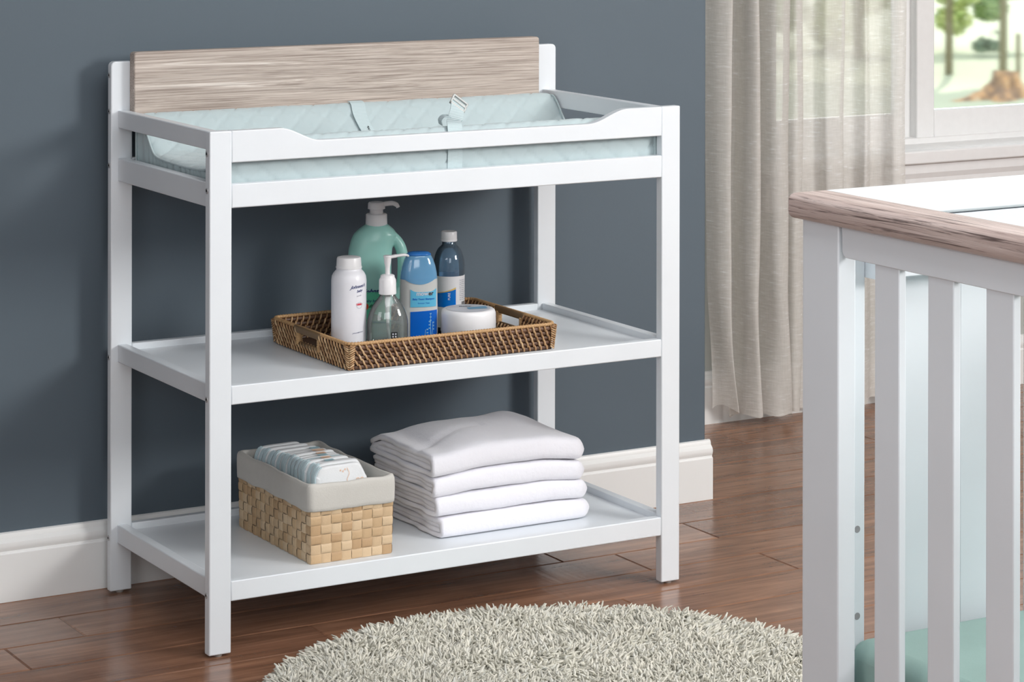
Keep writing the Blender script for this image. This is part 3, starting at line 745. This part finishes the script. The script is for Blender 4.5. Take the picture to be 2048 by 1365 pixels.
# ------------------------------------------------------------------ seagrass basket + nappies
KX0,KX1,KY0,KY1,KZ0,KZ1=.2175,.3730,.066,.362,.1112,.2440
BK=thing('storage_basket','woven seagrass basket with a folded cotton liner on the bottom shelf','basket',((KX0+KX1)/2,(KY0+KY1)/2,KZ0))
fl=.0025 # flare at top
def kpt(x,y,z):
    f=(z-KZ0)/(KZ1-KZ0)*fl; cx,cy=(KX0+KX1)/2,(KY0+KY1)/2
    return (cx+(x-cx)*(1+f/(KX1-cx)),cy+(y-cy)*(1+f/(KY1-cy)),z)
bm=bmesh.new()
def weave(p0,p1,nrm,nc,nr,seed,sub=6):
    rr_=random.Random(seed); p0=Vector(p0);p1=Vector(p1);nrm=Vector(nrm)
    zt_=KZ1-.018
    for c in range(nc):
        for r_ in range(nr):
            hor=(c+r_)%2==0; mi=rr_.randrange(4); G=[]
            jz=rr_.uniform(-.0004,.0004)
            for i in range(sub+1):
                row=[]
                for j in range(sub+1):
                    u=i/sub; v=j/sub
                    if hor: h=.0008+.0007*math.sin(PI*u)-.0016*abs(2*v-1)**5
                    else: h=.0008+.0007*math.sin(PI*v)-.0016*abs(2*u-1)**5
                    q=p0.lerp(p1,(c+u)/nc); z=KZ0+(zt_-KZ0)*(r_+v)/nr+jz*math.sin(PI*u)
                    q=Vector(kpt(q.x,q.y,z))+nrm*h; row.append(bm.verts.new(q))
                G.append(row)
            for i in range(sub):
                for j in range(sub):
                    f=bm.faces.new((G[i][j],G[i+1][j],G[i+1][j+1],G[i][j+1])); f.material_index=mi; f.smooth=True
weave((KX0,KY0,0),(KX1,KY0,0),(0,-1,0),8,7,1)
weave((KX0,KY1,0),(KX0,KY0,0),(-1,0,0),16,7,2)
weave((KX1,KY0,0),(KX1,KY1,0),(1,0,0),16,7,3)
weave((KX1,KY1,0),(KX0,KY1,0),(0,1,0),8,7,4)
box(bm,KX0+.001,KX1-.001,KY0+.001,KY1-.001,KZ0,KZ0+.004)
obj('woven_body',bm,STRAW,BK)
# liner: outside band, over the rim, inside
def rr_per(o,r_,n=6):
    x0,x1,y0,y1=KX0-o,KX1+o,KY0-o,KY1+o; out=[]
    for (cx,cy,A) in ((x0+r_,y0+r_,PI),(x1-r_,y0+r_,1.5*PI),(x1-r_,y1-r_,0),(x0+r_,y1-r_,.5*PI)):
        for k in range(n+1): a=A+PI/2*k/n; out.append((cx+r_*math.cos(a),cy+r_*math.sin(a)))
    # densify
    res=[]; N=len(out)
    for i in range(N):
        a=out[i];b=out[(i+1)%N]; d=math.dist(a,b); m=max(1,int(d/.008))
        for k in range(m): res.append((a[0]+(b[0]-a[0])*k/m,a[1]+(b[1]-a[1])*k/m))
    return res
rows=[]
base=rr_per(0,.010)
cxk,cyk=(KX0+KX1)/2,(KY0+KY1)/2
for (o,z) in ((.0046,.2010),(.0060,.2022),(.0064,.208),(.0066,.220),(.0066,.233),(.0062,.2415),(.0045,.2465),(.001,.2480),(-.003,.2455),(-.0045,.238),(-.005,.20),(-.005,.125),(-.006,.1175)):
    row=[]
    for (x,y) in base:
        dx,dy=x-cxk,y-cyk; hx,hy=(KX1-KX0)/2,(KY1-KY0)/2
        sx=(hx+o)/hx; sy=(hy+o)/hy
        n1=noise.noise((x*30,y*30,z*20)); zz=z+(.0018*noise.noise((x*22,y*22,3)) if .19<z<.25 else 0)+(.0012*n1)
        corner=max(0,(abs(dx)/hx+abs(dy)/hy-1.75)/.25); zz+=.002*min(1,corner) if z>.23 else 0
        row.append((cxk+dx*sx+.0012*n1,cyk+dy*sy+.0012*n1,zz))
    rows.append(row)
bm=bmesh.new(); V=grid(bm,rows,True); bm.faces.new(V[-1]); obj('cotton_liner',bm,M['liner'],BK,smooth=True)
# nappies, packed on edge along the basket
ND=17
dlab=['foremost folded diaper in the basket, its printed face turned outward']
words=['second','third','fourth','fifth','sixth','seventh','eighth','ninth','tenth','eleventh','twelfth','thirteenth','fourteenth','fifteenth','sixteenth']
dlab+=['white folded diaper standing on edge, %s from the front of the basket'%w_ for w_ in words]+['rearmost folded diaper in the basket, farthest from its front rim']
for k in range(ND):
    f=k/(ND-1)
    y=.101+f*.238; xc=.2965-.003*f+R.uniform(-.003,.003); h=.1490-.0145*f+.004*math.sin(f*PI)+R.uniform(-.0022,.0022)
    wd=.052; th=.0132
    zb=KZ0+.010
    root=Vector((xc,y,zb)); tilt=.10+R.uniform(-.03,.03)
    def place(x,t,z,xc=xc,y=y,zb=zb,tilt=tilt): return (xc+x,y+t+ (z)*tilt*.12+.0,zb+z)
    outl=[]
    # outline with sloped right shoulder
    prof_=cr([(-wd+.004,0,0),(-wd,0,.01),(-wd,0,h-.030),(-wd+.002,0,h-.016),(-wd+.007,0,h-.006),(-wd+.016,0,h-.001),(0,0,h),(wd-.026,0,h),(wd-.017,0,h-.005),(wd-.006,0,h-.026),(wd,0,h-.045),(wd,0,.01),(wd-.004,0,0)],4)
    bm=bmesh.new(); rings=[]
    for (sc,t) in ((.86,-th*.5),(.955,-th*.46),(1.0,-th*.22),(1.0,th*.22),(.955,th*.46),(.86,th*.5)):
        rings.append([bm.verts.new(place(p.x*sc,t*(1+.15*noise.noise((p.x*40,p.z*40,k))),h*.5+(p.z-h*.5)*(1-(1-sc)*.35))) for p in prof_])
    for A,Bq in zip(rings,rings[1:]):
        n=len(A)
        for i in range(n): bm.faces.new((A[i],A[(i+1)%n],Bq[(i+1)%n],Bq[i]))
    bm.faces.new(rings[0]); bm.faces.new(rings[-1][::-1])
    g=obj('diaper',bm,M['diap'] if k!=4 else M['diapb'],None,smooth=True,origin=root)
    tag(g,dlab[k],'diaper','folded diapers in the seagrass basket')
    # folded leaf edges on the left side
    bm=bmesh.new()
    for q in range(3):
        t=-th*.30+q*th*.30
        pa=[place(px,t,pz) for px,pz in ((-wd-.0010,.02),(-wd-.0012,h-.030),(-wd+.001,h-.014),(-wd+.006,h-.0050),(-wd+.012,h-.0020))]
        tube(bm,cr(pa,4),.0011+.0004*(q%2),6)
    obj('leak_guard_edge',bm,M['diapb'],g,smooth=True)
    if k==0:
        fpl=lambda u,v: place(u,-th*.5*(1.0)-.0012,v)
        V,F=text_verts('92',.0155,0,.0); bm=bmesh.new(); put(bm,V,F,lambda u,v:fpl(u*1.1+.032,v+h-.036+u*.0)); obj('size_print',bm,M['peach'],g)
        bm=bmesh.new(); strip(bm,.0085,.0095,h-.05,h-.006,lambda u,v:fpl(u+.002*math.sin(v*300),v),1,20); obj('wetness_line',bm,M['peach'],g)
        bm=bmesh.new()
        for (a,b) in ((-.006,.010),(-.001,.012),(.003,.009)): strip(bm,a-.0012,a+.0012,h-b-.001,h-b+.002,fpl,2,2)
        obj('face_print',bm,M['peach'],g)
    elif k in (2,3,5,6,7,8,10):
        bm=bmesh.new()
        strip(bm,-.030+.004*k,-.012+.004*k,-th*.46,th*.40,lambda u,t,h=h:place(u,t,h+.0016),4,2)
        obj('waist_print',bm,M['peach'] if k not in (5,2,10) else M['aqua'],g)

# ------------------------------------------------------------------ towels
SZ=.1110
tl=['thick white terry towel, lowest of the four folded on the shelf','white folded towel, second from the bottom of the stack','white folded towel just under the top one of the stack','white folded towel lying on top of the stack, creased and humped']
hT=[.0375,.0370,.0370,.0430]; zc=SZ
def sagf(x,y,lev):
    u=(x-.48)/.32; v=(y-.095)/.26
    a=.0075*math.sin(PI*min(max(u,0),1))*lev/4
    a-=.010*max(0,u-.72)/.28*lev/4
    a-=.004*max(0,.25-u)/.25*lev/4
    return a
for k in range(4):
    h=hT[k]; t=h/4*.90
    x0=.4885-[0,.006,.010,.014][k]; x1=.8060-[.0,.003,.009,.010][k]; y0=.096+[0,.003,.004,.003][k]; y1=.338+[0,.004,.0,.006][k]
    bm=bmesh.new(); NXT=84
    for lay in (0,1):
        rO=h/2-.0006-lay*t*1.12; rI=rO-t
        yc=y0+rO+lay*(t*1.10)
        ys=[y1-(y1-yc)*i/26 for i in range(27)]
        sq_=lambda q:math.copysign(abs(q)**.72,q)
        outer=[(yy,-rO) for yy in ys]+[(yc-rO*sq_(math.sin(PI*i/10)),-rO*sq_(math.cos(PI*i/10))) for i in range(1,10)]+[(yy,rO) for yy in ys[::-1]]
        inner=[(yy,-rI) for yy in ys]+[(yc-max(rI,.001)*sq_(math.sin(PI*i/10)),-rI*sq_(math.cos(PI*i/10))) for i in range(1,10)]+[(yy,rI) for yy in ys[::-1]]
        # rounded tips
        loop=outer+[(y1+t*.35,(rO*.75+rI*.25)),(y1+t*.35,(rO*.25+rI*.75))]+inner[::-1]+[(y1+t*.35,-(rO*.25+rI*.75)),(y1+t*.35,-(rO*.75+rI*.25))]
        rows=[]
        for i in range(NXT+1):
            f=(i/64*.93) if i<=64 else .93+.07*math.sin((i-64)/20*PI/2)
            x=x0+lay*.003+(x1-x0-lay*.004)*f
            rEnd=.017; e=(x1-x); sq=1.0
            if e<rEnd: sq=max(0.0,1-((rEnd-e)/rEnd)**2.6)**(1/2.2)
            e0=x-x0-lay*.003; sq0=.90+.10*min(1,e0/.004)
            row=[]
            for (yy,zz) in loop:
                wob=noise.noise((x*9+k*7,yy*9,k*3.1+lay))*.0022+noise.noise((x*28,yy*28,k*5+lay+zz*60))*.0009
                yq=yy+noise.noise((x*12,k*2.0,zz*20))*.0022+ (max(0,1-e/.03)**2*.016 if yy<y0+.03 else 0)
                xq=x+(noise.noise((yy*26,zz*60,k+lay*4.0))*.0040-.0015*math.sin(yy*55+k) if e0<.02 else 0)*(1-min(1,e0/.02))
                hump=0
                if k==3 and zz>0:
                    u=(x-x0)/(x1-x0); v=(yy-y0)/(y1-y0)
                    hump=.009*math.exp(-((u-.35)/.22)**2-((v-.45)/.3)**2)+.011*math.exp(-((u-.84)/.13)**2-((v-.80)/.22)**2)-.006*math.exp(-((u-.10)/.06)**2-((v-.55)/.35)**2)
                    hump-=.0035*math.exp(-((v-.28-.5*u)/.045)**2)*(u<.55)
                    hump*=min(1,zz/(h*.5)); hump*=min(1,max(0,(v+.02)/.12)); hump-=.014*max(0,v-.85)/.15
                row.append((xq,yq,max(zc+h/2+zz*sq*sq0-(h*.5*(1-sq)*.0)+sagf(x,yy,(k+.5+zz/h)) +wob*(1 if k or zz>0 else 0)+hump,SZ+.0003)))
            rows.append(row)
        Vv=grid(bm,rows,True)
        # end caps as strips between outer and inner
        n=len(loop); 
        for Vr in (Vv[0],Vv[-1]):
            m=len(outer)
            for i in range(m-1):
                a=Vr[i];b=Vr[i+1]; c=Vr[n-3-i]; d=Vr[n-3-i-1]
                try: bm.faces.new((a,b,d,c))
                except ValueError: pass
            try:
                bm.faces.new((Vr[m-1],Vr[m],Vr[m+1],Vr[m+2])); bm.faces.new((Vr[n-3],Vr[n-2],Vr[n-1],Vr[0]))
            except ValueError: pass
    o=obj('folded_towel',bm,M['terry'],None,smooth=True,origin=((x0+x1)/2,(y0+y1)/2,zc))
    tag(o,tl[k],'towel','folded towels on the bottom shelf')
    zc+=h-.0002

# ------------------------------------------------------------------ rug
RC=(.394,-.512); RR=.490
rug=thing('shag_rug','round beige shag rug on the floor in front of the changing table','rug',(RC[0],RC[1],0))
bm=bmesh.new(); loft(bm,[(0.0005,RR-.012,RR-.012),(.008,RR-.012,RR-.012),(.010,RR-.016,RR-.016)],72,frame=Matrix.Translation((RC[0],RC[1],0))); obj('rug_backing',bm,M['rugbase'],rug)
rng=np.random.default_rng(3)
N=40000
ang=rng.uniform(0,2*PI,N*3); rad=(RR-.012)*np.sqrt(rng.uniform(0,1,N*3)); px=rad*np.cos(ang); py=rad*np.sin(ang)
keep=(py>-.28)|(rng.uniform(0,1,N*3)<.12); px=px[keep][:N]; py=py[keep][:N]; N=len(px)
# tuft direction field
fx=np.array([noise.noise((float(a)*9,float(b)*9,1.0)) for a,b in zip(px,py)]); fy=np.array([noise.noise((float(a)*9,float(b)*9,7.0)) for a,b in zip(px,py)])
lean=np.stack([fx*1.6+rng.normal(0,.45,N)+px*.7,fy*1.6+rng.normal(0,.45,N)+py*.9-.25,np.ones(N)*rng.uniform(.75,1.25,N)],1)
edge=np.clip((np.hypot(px,py)-(RR-.05))/.05,0,1)[:,None]
lean+=np.stack([px,py,0*px],1)/np.hypot(px,py)[:,None]*edge*.9
lean/=np.linalg.norm(lean,axis=1)[:,None]
Ls=rng.uniform(.024,.040,N); wdt=rng.uniform(.0019,.0032,N)
side=np.cross(lean,rng.normal(0,1,(N,3))); side/=np.linalg.norm(side,axis=1)[:,None]; oth=np.cross(lean,side)
curl=side*rng.uniform(-.35,.35,N)[:,None]-np.array([0,0,.35])
SEG=4; SD=3
verts=np.zeros((N,SEG*SD,3)); root=np.stack([px,py,np.full(N,.009)],1)
for s in range(SEG):
    f=s/(SEG-1); c=root+lean*(Ls*f)[:,None]+curl*(Ls*f*f)[:,None]
    w_=wdt*(.8,1,1,.55)[s]
    for d in range(SD):
        a=2*PI*d/SD; verts[:,s*SD+d]=c+side*(w_*math.cos(a))[:,None]+oth*(w_*math.sin(a))[:,None]
verts[:,:,2]=np.maximum(verts[:,:,2],.004)
faces=[]
for s in range(SEG-1):
    for d in range(SD): faces.append((s*SD+d,s*SD+(d+1)%SD,(s+1)*SD+(d+1)%SD,(s+1)*SD+d))
tri=[( (SEG-1)*SD,(SEG-1)*SD+1,(SEG-1)*SD+2)]
fa=np.array(faces); base_=np.arange(N)[:,None,None]*(SEG*SD)
Q=(fa[None]+base_).reshape(-1,4); Tt=(np.array(tri)[None]+base_).reshape(-1,3)
me=bpy.data.meshes.new('pile'); me.vertices.add(N*SEG*SD); me.vertices.foreach_set('co',verts.reshape(-1))
me.loops.add(Q.size+Tt.size); me.loops.foreach_set('vertex_index',np.concatenate([Q.reshape(-1),Tt.reshape(-1)]).astype(np.int32))
me.polygons.add(len(Q)+len(Tt))
ls=np.concatenate([np.arange(len(Q))*4,Q.size+np.arange(len(Tt))*3]).astype(np.int32)
me.polygons.foreach_set('loop_start',ls)
me.update(calc_edges=True); me.validate(); me.materials.append(M['shag']); me.shade_smooth()
pile=bpy.data.objects.new('yarn_pile',me); COL.objects.link(pile); pile.parent=rug; pile['kind']='stuff'

# ------------------------------------------------------------------ crib
CX,CY_=.231,-1.292
CR=thing('crib','white slatted baby crib with a greywashed oak top rail, cropped at the right','crib',(.62,-1.95,0))
LN=1.34
yF=CY_-.010
def cobj(name,mat,b,bevel=.002,parent=None): return bbox_obj(name,mat,parent or CR,*b,bevel=bevel)
xo=.2450
cobj('corner_post',M['white'],(xo,xo+.0275,-1.380,-1.3052,0,.872),.002)
cobj('corner_post',M['white'],(xo,xo+.0245,CY_-LN+.01,CY_-LN+.085,0,.872),.002)
# oak top rail with rounded outer edge
r=.014; zt_=.900; zb_=.868
pts=[(CX+.062,zt_),(CX+.010,zt_)]+[(CX+.010-.010*math.sin(a*PI/12),zt_-.010+.010*math.cos(a*PI/12)) for a in range(1,6)]+[(CX,zt_-.010),(CX,zb_+.010)]+[(CX+.010-.010*math.cos(a*PI/12),zb_+.010-.010*math.sin(a*PI/12)) for a in range(1,6)]+[(CX+.010,zb_),(CX+.062,zb_)]
bm=bmesh.new(); prism(bm,pts,CY_-LN,CY_,'y'); obj('top_rail',bm,M['oaky'],CR,bevel=.003,segs=3)
# side frame rail with rounded inner corner next to the post
bm=bmesh.new(); y1=-1.380; rz0=.829; rr_=.010
pts=[(y1,.870),(CY_-LN+.085,.870),(CY_-LN+.085,rz0)]+[(y1-.004-rr_+rr_*math.sin(a*PI/12),rz0+rr_-rr_*math.cos(a*PI/12)) for a in range(7)]+[(y1-.004,rz0+.012),(y1-.0035,.866),(y1,.868)]
prism(bm,pts,xo+.0025,xo+.0215,'x'); obj('side_rail',bm,M['white'],CR,bevel=.0015)
cobj('lower_side_rail',M['white'],(xo+.0025,xo+.0215,CY_-LN+.085,-1.380,.20,.245))
for (a,b) in ((-1.446,-1.4935),(-1.548,-1.5955),(-1.6535,-1.7015)): cobj('slat',M['white'],(xo+.0055,xo+.0165,b,a,.24,.832),.0015)
y=-1.7595
while y-.048>CY_-LN+.09: cobj('slat',M['white'],(xo+.0055,xo+.0165,y-.048,y,.24,.832),.0015); y-=.106
# far end panel (runs along x)
XE=CX+.76; ey0,ey1=-1.330,-1.308
st=cobj('end_stile',M['white'],(xo+.0280,.3258,ey0,ey1,0,.867))
for z in (.4705,.3598):
    bm=bmesh.new(); n=20; rows=[[(.3135+r_*math.cos(2*PI*k/n),ey0-.0004+d,z+r_*math.sin(2*PI*k/n)) for k in range(n)] for r_,d in ((.0046,0),(.0043,-.0002),(.0001,-.0002))]
    grid(bm,rows,True); obj('bolt_hole',bm,M['hole'],st)
cobj('end_stile',M['white'],(XE-.09,XE-.025,ey0,ey1,0,.867))
cobj('end_cap_rail',M['white'],(CX+.062,XE,CY_-.062,CY_+.008,.8672,.899),.004)  # oak cap coloured white, its sunlit overexposure put into the paint
cobj('end_top_panel',M['white'],(.3258,XE-.09,-1.3515,ey1,.790,.8658),.0012)
cobj('end_lower_rail',M['white'],(.3258,XE-.09,ey0,ey1,.20,.245))
x=.3713
while x+.07<XE-.09: cobj('slat',M['white'],(x,x+.0715,-1.3235,-1.3135,.24,.792),.0015); x+=.1155
# opposite long side and near end
cobj('corner_post',M['white'],(XE-.0245,XE,-1.380,-1.3052,0,.872)); cobj('corner_post',M['white'],(XE-.0245,XE,CY_-LN+.01,CY_-LN+.085,0,.872))
cobj('top_rail',M['oaky'],(XE-.062,XE,CY_-LN,CY_-.063,.872,.899),.003)
cobj('side_rail',M['white'],(XE-.0215,XE-.0025,CY_-LN+.085,-1.380,.829,.87)); cobj('lower_side_rail',M['white'],(XE-.0215,XE-.0025,CY_-LN+.085,-1.380,.20,.245))
y=-1.446
while y-.048>CY_-LN+.09: cobj('slat',M['white'],(XE-.0165,XE-.0055,y-.048,y,.24,.832),.0015); y-=.106
cobj('mattress_support',M['white'],(xo+.03,XE-.03,CY_-LN+.03,ey0-.002,.205,.220))
bm=bmesh.new(); box(bm,.292,XE-.034,CY_-LN+.06,-1.336,.2205,.337)
o=obj('crib_mattress',bm,M['teal'],None,bevel=.022,segs=5,origin=(.62,-1.95,.2205)); tag(o,'crib mattress with a pale teal sheet lying inside the white crib','mattress')

# ------------------------------------------------------------------ curtain
cp=[(1.702,1.050),(1.722,1.024),(1.749,1.012),(1.755,1.040),(1.779,1.052),(1.786,1.012),(1.806,.992),(1.823,1.008),(1.826,1.054),(1.835,1.032),(1.852,.992),(1.880,.984),(1.903,1.000),(1.908,1.034),(1.922,1.004),(1.946,1.008),(1.953,1.040),(1.988,1.052),(2.018,1.046),(2.026,1.020),(2.052,1.016),(2.080,1.022),(2.088,1.048),(2.112,1.050),(2.130,1.040),(2.136,1.016),(2.156,1.028),(2.178,1.046),(2.208,1.034),(2.217,1.010),(2.240,1.006),(2.262,1.018)]
CP=cr([(a-.75*.25*(1.05-b),1.05-(1.05-b)*1.25,0) for a,b in cp],6); NZ=90; rows=[]
for j in range(NZ+1):
    f=j/NZ; z=2.45*f; row=[]
    bz=max(0,1-z/.35)
    for i,p in enumerate(CP):
        u=i/len(CP)
        x=p.x; y=p.y
        # gather wobble near the hem
        x+=.010*bz*math.sin(u*37+z*9)+.003*math.sin(z*6+u*20); y+=.006*bz*math.sin(u*51)+.003*noise.noise((x*20,z*5,1))
        if z<.30: x+= (.020*(1-z/.30)**1.5)*(max(0,1-u*6))
        y=min(y,1.050)
        hem=.024+.010*math.exp(-((u-.02)/.06)**2)*2+.006*math.sin(u*43)+.004*math.sin(u*90)
        zz=hem+(2.45-hem)*f
        row.append((x,y,zz))
    rows.append(row)
bm=bmesh.new(); grid(bm,rows)
o=obj('curtain',bm,M['linen'],None,smooth=True,origin=(1.98,1.03,2.45)); tag(o,'sheer beige linen curtain hanging to the floor beside the window','curtain')
bm=bmesh.new(); tube(bm,[(1.36,1.03,2.46),(4.2,1.03,2.46)],.012,14); rod=obj('curtain_rod',bm,M['metal'],None,smooth=True,origin=(2.78,1.03,2.46)); tag(rod,'steel rod above the window carrying the linen curtain','curtain rod')
for xx in (1.45,4.1):
    bm=bmesh.new(); box(bm,xx-.01,xx+.01,1.03,1.09,2.45,2.47); obj('rod_bracket',bm,M['metal'],rod,origin=(2.78,1.03,2.46))

# ------------------------------------------------------------------ garden beyond the window
GZ=-.5
bm=bmesh.new(); n=40; rows=[]
for j in range(n+1):
    rows.append([(-6+44*i/n,1.45+42*j/n,GZ+(.10*noise.noise((i*.5,j*.5,0)) if j>2 else 0)+max(0,j/n-.52)*5.0) for i in range(n+1)])
grid(bm,rows); g=obj('lawn',bm,M['grass'],None,smooth=True); tag(g,'pale sunlit lawn outside the window','lawn',kind='stuff')
def leaves(bm,c,rad,nl,size,rnd):
    for _ in range(nl):
        d=Vector((rnd.gauss(0,1),rnd.gauss(0,1),rnd.gauss(0,1))).normalized()*rnd.uniform(.55,1)**.5
        p=Vector(c)+Vector((d.x*rad[0],d.y*rad[1],d.z*rad[2]))
        if p.z<GZ+.05: p.z=GZ+.05+rnd.random()*.2
        a=Vector((rnd.gauss(0,1),rnd.gauss(0,1),rnd.gauss(0,1))).normalized(); b=a.cross(d if abs(a.dot(d))<.95 else Vector((0,0,1))).normalized(); s=size*rnd.uniform(.6,1.3)
        bm.faces.new([bm.verts.new(p+a*s),bm.verts.new(p+b*s*.55),bm.verts.new(p-a*s),bm.verts.new(p-b*s*.55)])
def tree(x,y,r_,h,lab,crown=None,mat='leafa',nl=1400,lean=0):
    t=thing('garden_tree',lab,'tree',(x,y,GZ),'trees in the garden'); bm=bmesh.new()
    pth=cr([(x,y,GZ-.05),(x+lean*.3,y,GZ+h*.3),(x+lean*.6,y+.1,GZ+h*.6),(x+lean,y,GZ+h)],5)
    tube(bm,pth,[r_*(1.35-.7*i/(len(pth)-1)) for i in range(len(pth))],10); obj('trunk',bm,M['bark'],t,smooth=True)
    rn=random.Random(int(x*100)); bm=bmesh.new()
    for (cx,cy,cz,a) in crown: leaves(bm,(x+cx,y+cy,GZ+cz),(a,a,a*.7),nl//len(crown),.13,rn)
    obj('crown',bm,M[mat],t)
tree(12.50,13.30,.027,3.2,'slim garden tree seen at the left of the right window pane',[(-.2,0,2.3,.9),(.5,.3,2.9,1.0)],'leafa')
tree(12.70,12.85,.028,3.0,'slim garden tree standing directly behind the stump',[(.0,0,2.3,.8),(.6,.3,2.0,.6)],'leafc')
tree(12.55,14.6,.036,3.3,'garden tree seen through the sheer curtain',[(.0,0,2.6,1.0),(-.6,.3,2.2,.8)],'leafb')
def shrub(x,y,lab,blobs,mat,nl,size=.12):
    rn=random.Random(int(x*77+y)); bm=bmesh.new()
    for (cx,cy,cz,a,b) in blobs: leaves(bm,(x+cx,y+cy,GZ+cz),(a,a,b),nl//len(blobs),size,rn)
    o=obj('shrub',bm,M[mat],None,origin=(x,y,GZ)); tag(o,lab,'shrub','shrubs at the back of the garden')
shrub(13.92,14.9,'yellow green shrub in the left half of the window view',[(-.05,0,.30,.17,.14),(.08,.1,.52,.22,.13),(-.1,.2,.72,.2,.12)],'leafa',1300,.035)
shrub(13.78,14.35,'low dark green tuft at the foot of the slim left tree',[(-.02,0,.10,.10,.07),(.12,0,.08,.09,.06)],'leafc',300,.03)
shrub(14.38,14.9,'mid green shrub above and behind the stump',[(-.08,0,.38,.16,.11),(.06,.1,.56,.2,.12)],'leafb',1100,.035)
shrub(14.72,15.2,'dark leafy shrub at the upper right of the window view',[(-.06,0,.74,.22,.12),(.12,0,.58,.16,.12)],'leafc',900,.04)
shrub(14.70,14.4,'pale green low shrub at the right edge of the window view',[(0,0,.28,.16,.10),(.2,0,.24,.16,.12)],'leafa',700,.035)
shrub(12.95,15.2,'tall pale green shrub seen through the curtain',[(-.2,0,.3,.25,.25),(.15,0,.55,.25,.2)],'leafa',1300,.05)
shrub(12.15,15.4,'olive shrub seen dimly through the left part of the curtain',[(-.2,0,.3,.25,.25),(.15,0,.45,.25,.25)],'leafb',1300,.05)
# stump with spreading roots
S=Vector((11.28,11.15,GZ)); bm=bmesh.new(); rows=[]
for j in range(13):
    f=j/12; row=[]
    for k in range(40):
        a=2*PI*k/40; lob=1+.35*(1-f)**1.5*math.sin(a*5+1)+.25*noise.noise((math.cos(a)*2,math.sin(a)*2,f*3))
        rr_=(.09+.22*(1-f)**2.2)*lob; row.append((S.x+rr_*math.cos(a)*1.1,S.y+rr_*math.sin(a),GZ-.02+.22*f+.03*noise.noise((a*2,f*4,2))))
    rows.append(row)
V=grid(bm,rows,True); bm.faces.new(V[-1]); o=obj('tree_stump',bm,M['root'],None,smooth=True,origin=S); tag(o,'brown tree stump with spreading roots on the lawn outside','tree stump')
for i,(x,y) in enumerate(((12.50,12.43),(13.6,12.2))):
    bm=bmesh.new(); box(bm,x-.016,x+.016,y-.016,y+.016,GZ-.05,GZ+.37)
    o=obj('fence_post',bm,M['bark'],None,bevel=.01,origin=(x,y,GZ)); tag(o,['grey wooden fence post near the right edge of the window view','grey wooden fence post beyond the right edge of the window view'][i],'post','garden fence posts')

# ------------------------------------------------------------------ lights
def area(name,loc,target,size,power,color=(1,1,1),sy=None):
    l=bpy.data.lights.new(name,'AREA'); l.energy=power; l.size=size; l.color=color
    if sy: l.shape='RECTANGLE'; l.size_y=sy
    o=bpy.data.objects.new(name,l); COL.objects.link(o); o.location=loc
    d=Vector(target)-Vector(loc); o.rotation_euler=d.to_track_quat('-Z','Y').to_euler(); return o
area('key_softbox',(3.0,-3.6,2.15),(.45,.1,.45),1.1,122,(1,.985,.965))
area('left_fill',(-2.3,-2.2,1.5),(.3,-1.0,.5),1.2,17,(.97,.98,1))  # added fill, lifts the crib side and left-facing parts; no real fixture
area('overhead_fill',(.2,-1.9,2.5),(.2,-1.9,0),1.8,36,(.97,.985,1))  # invented soft fill from above, no actual ceiling fixture
area('curtain_fill',(2.1,-1.0,2.45),(1.9,1.0,.7),.8,15,(1,.99,.97))  # extra light added to brighten the curtain and the floor near it
area('camera_side_fill',(-1.3,-5.0,2.1),(.5,.2,.4),1.6,38,(.95,.975,1))  # unseen fill added on the camera side, not a lamp of the room
sun=bpy.data.lights.new('sun','SUN'); sun.energy=3.9; sun.angle=.02; sun.color=(1,.95,.86)
so=bpy.data.objects.new('sun',sun); COL.objects.link(so); so.location=(6,9,8)
so.rotation_euler=(-Vector((.55,.62,.62))).to_track_quat('-Z','Y').to_euler()
pl=bpy.data.lights.new('window_portal','AREA'); pl.shape='RECTANGLE'; pl.size=1.7; pl.size_y=1.45; pl.energy=1
po=bpy.data.objects.new('window_portal',pl); COL.objects.link(po); po.location=(2.775,1.33,1.32); po.rotation_euler=(-PI/2,0,0); pl.cycles.is_portal=True
wd=bpy.data.worlds.new('world'); SC.world=wd; wd.use_nodes=True
bg=wd.node_tree.nodes['Background']; bg.inputs[0].default_value=(.86,.94,1,1); bg.inputs[1].default_value=1.9
vs=SC.view_settings; vs.view_transform='Standard'; vs.look='None'; vs.exposure=0; vs.gamma=1; vs.use_curve_mapping=False
SC.cycles.max_bounces=10; SC.cycles.transparent_max_bounces=16; SC.cycles.sample_clamp_indirect=6
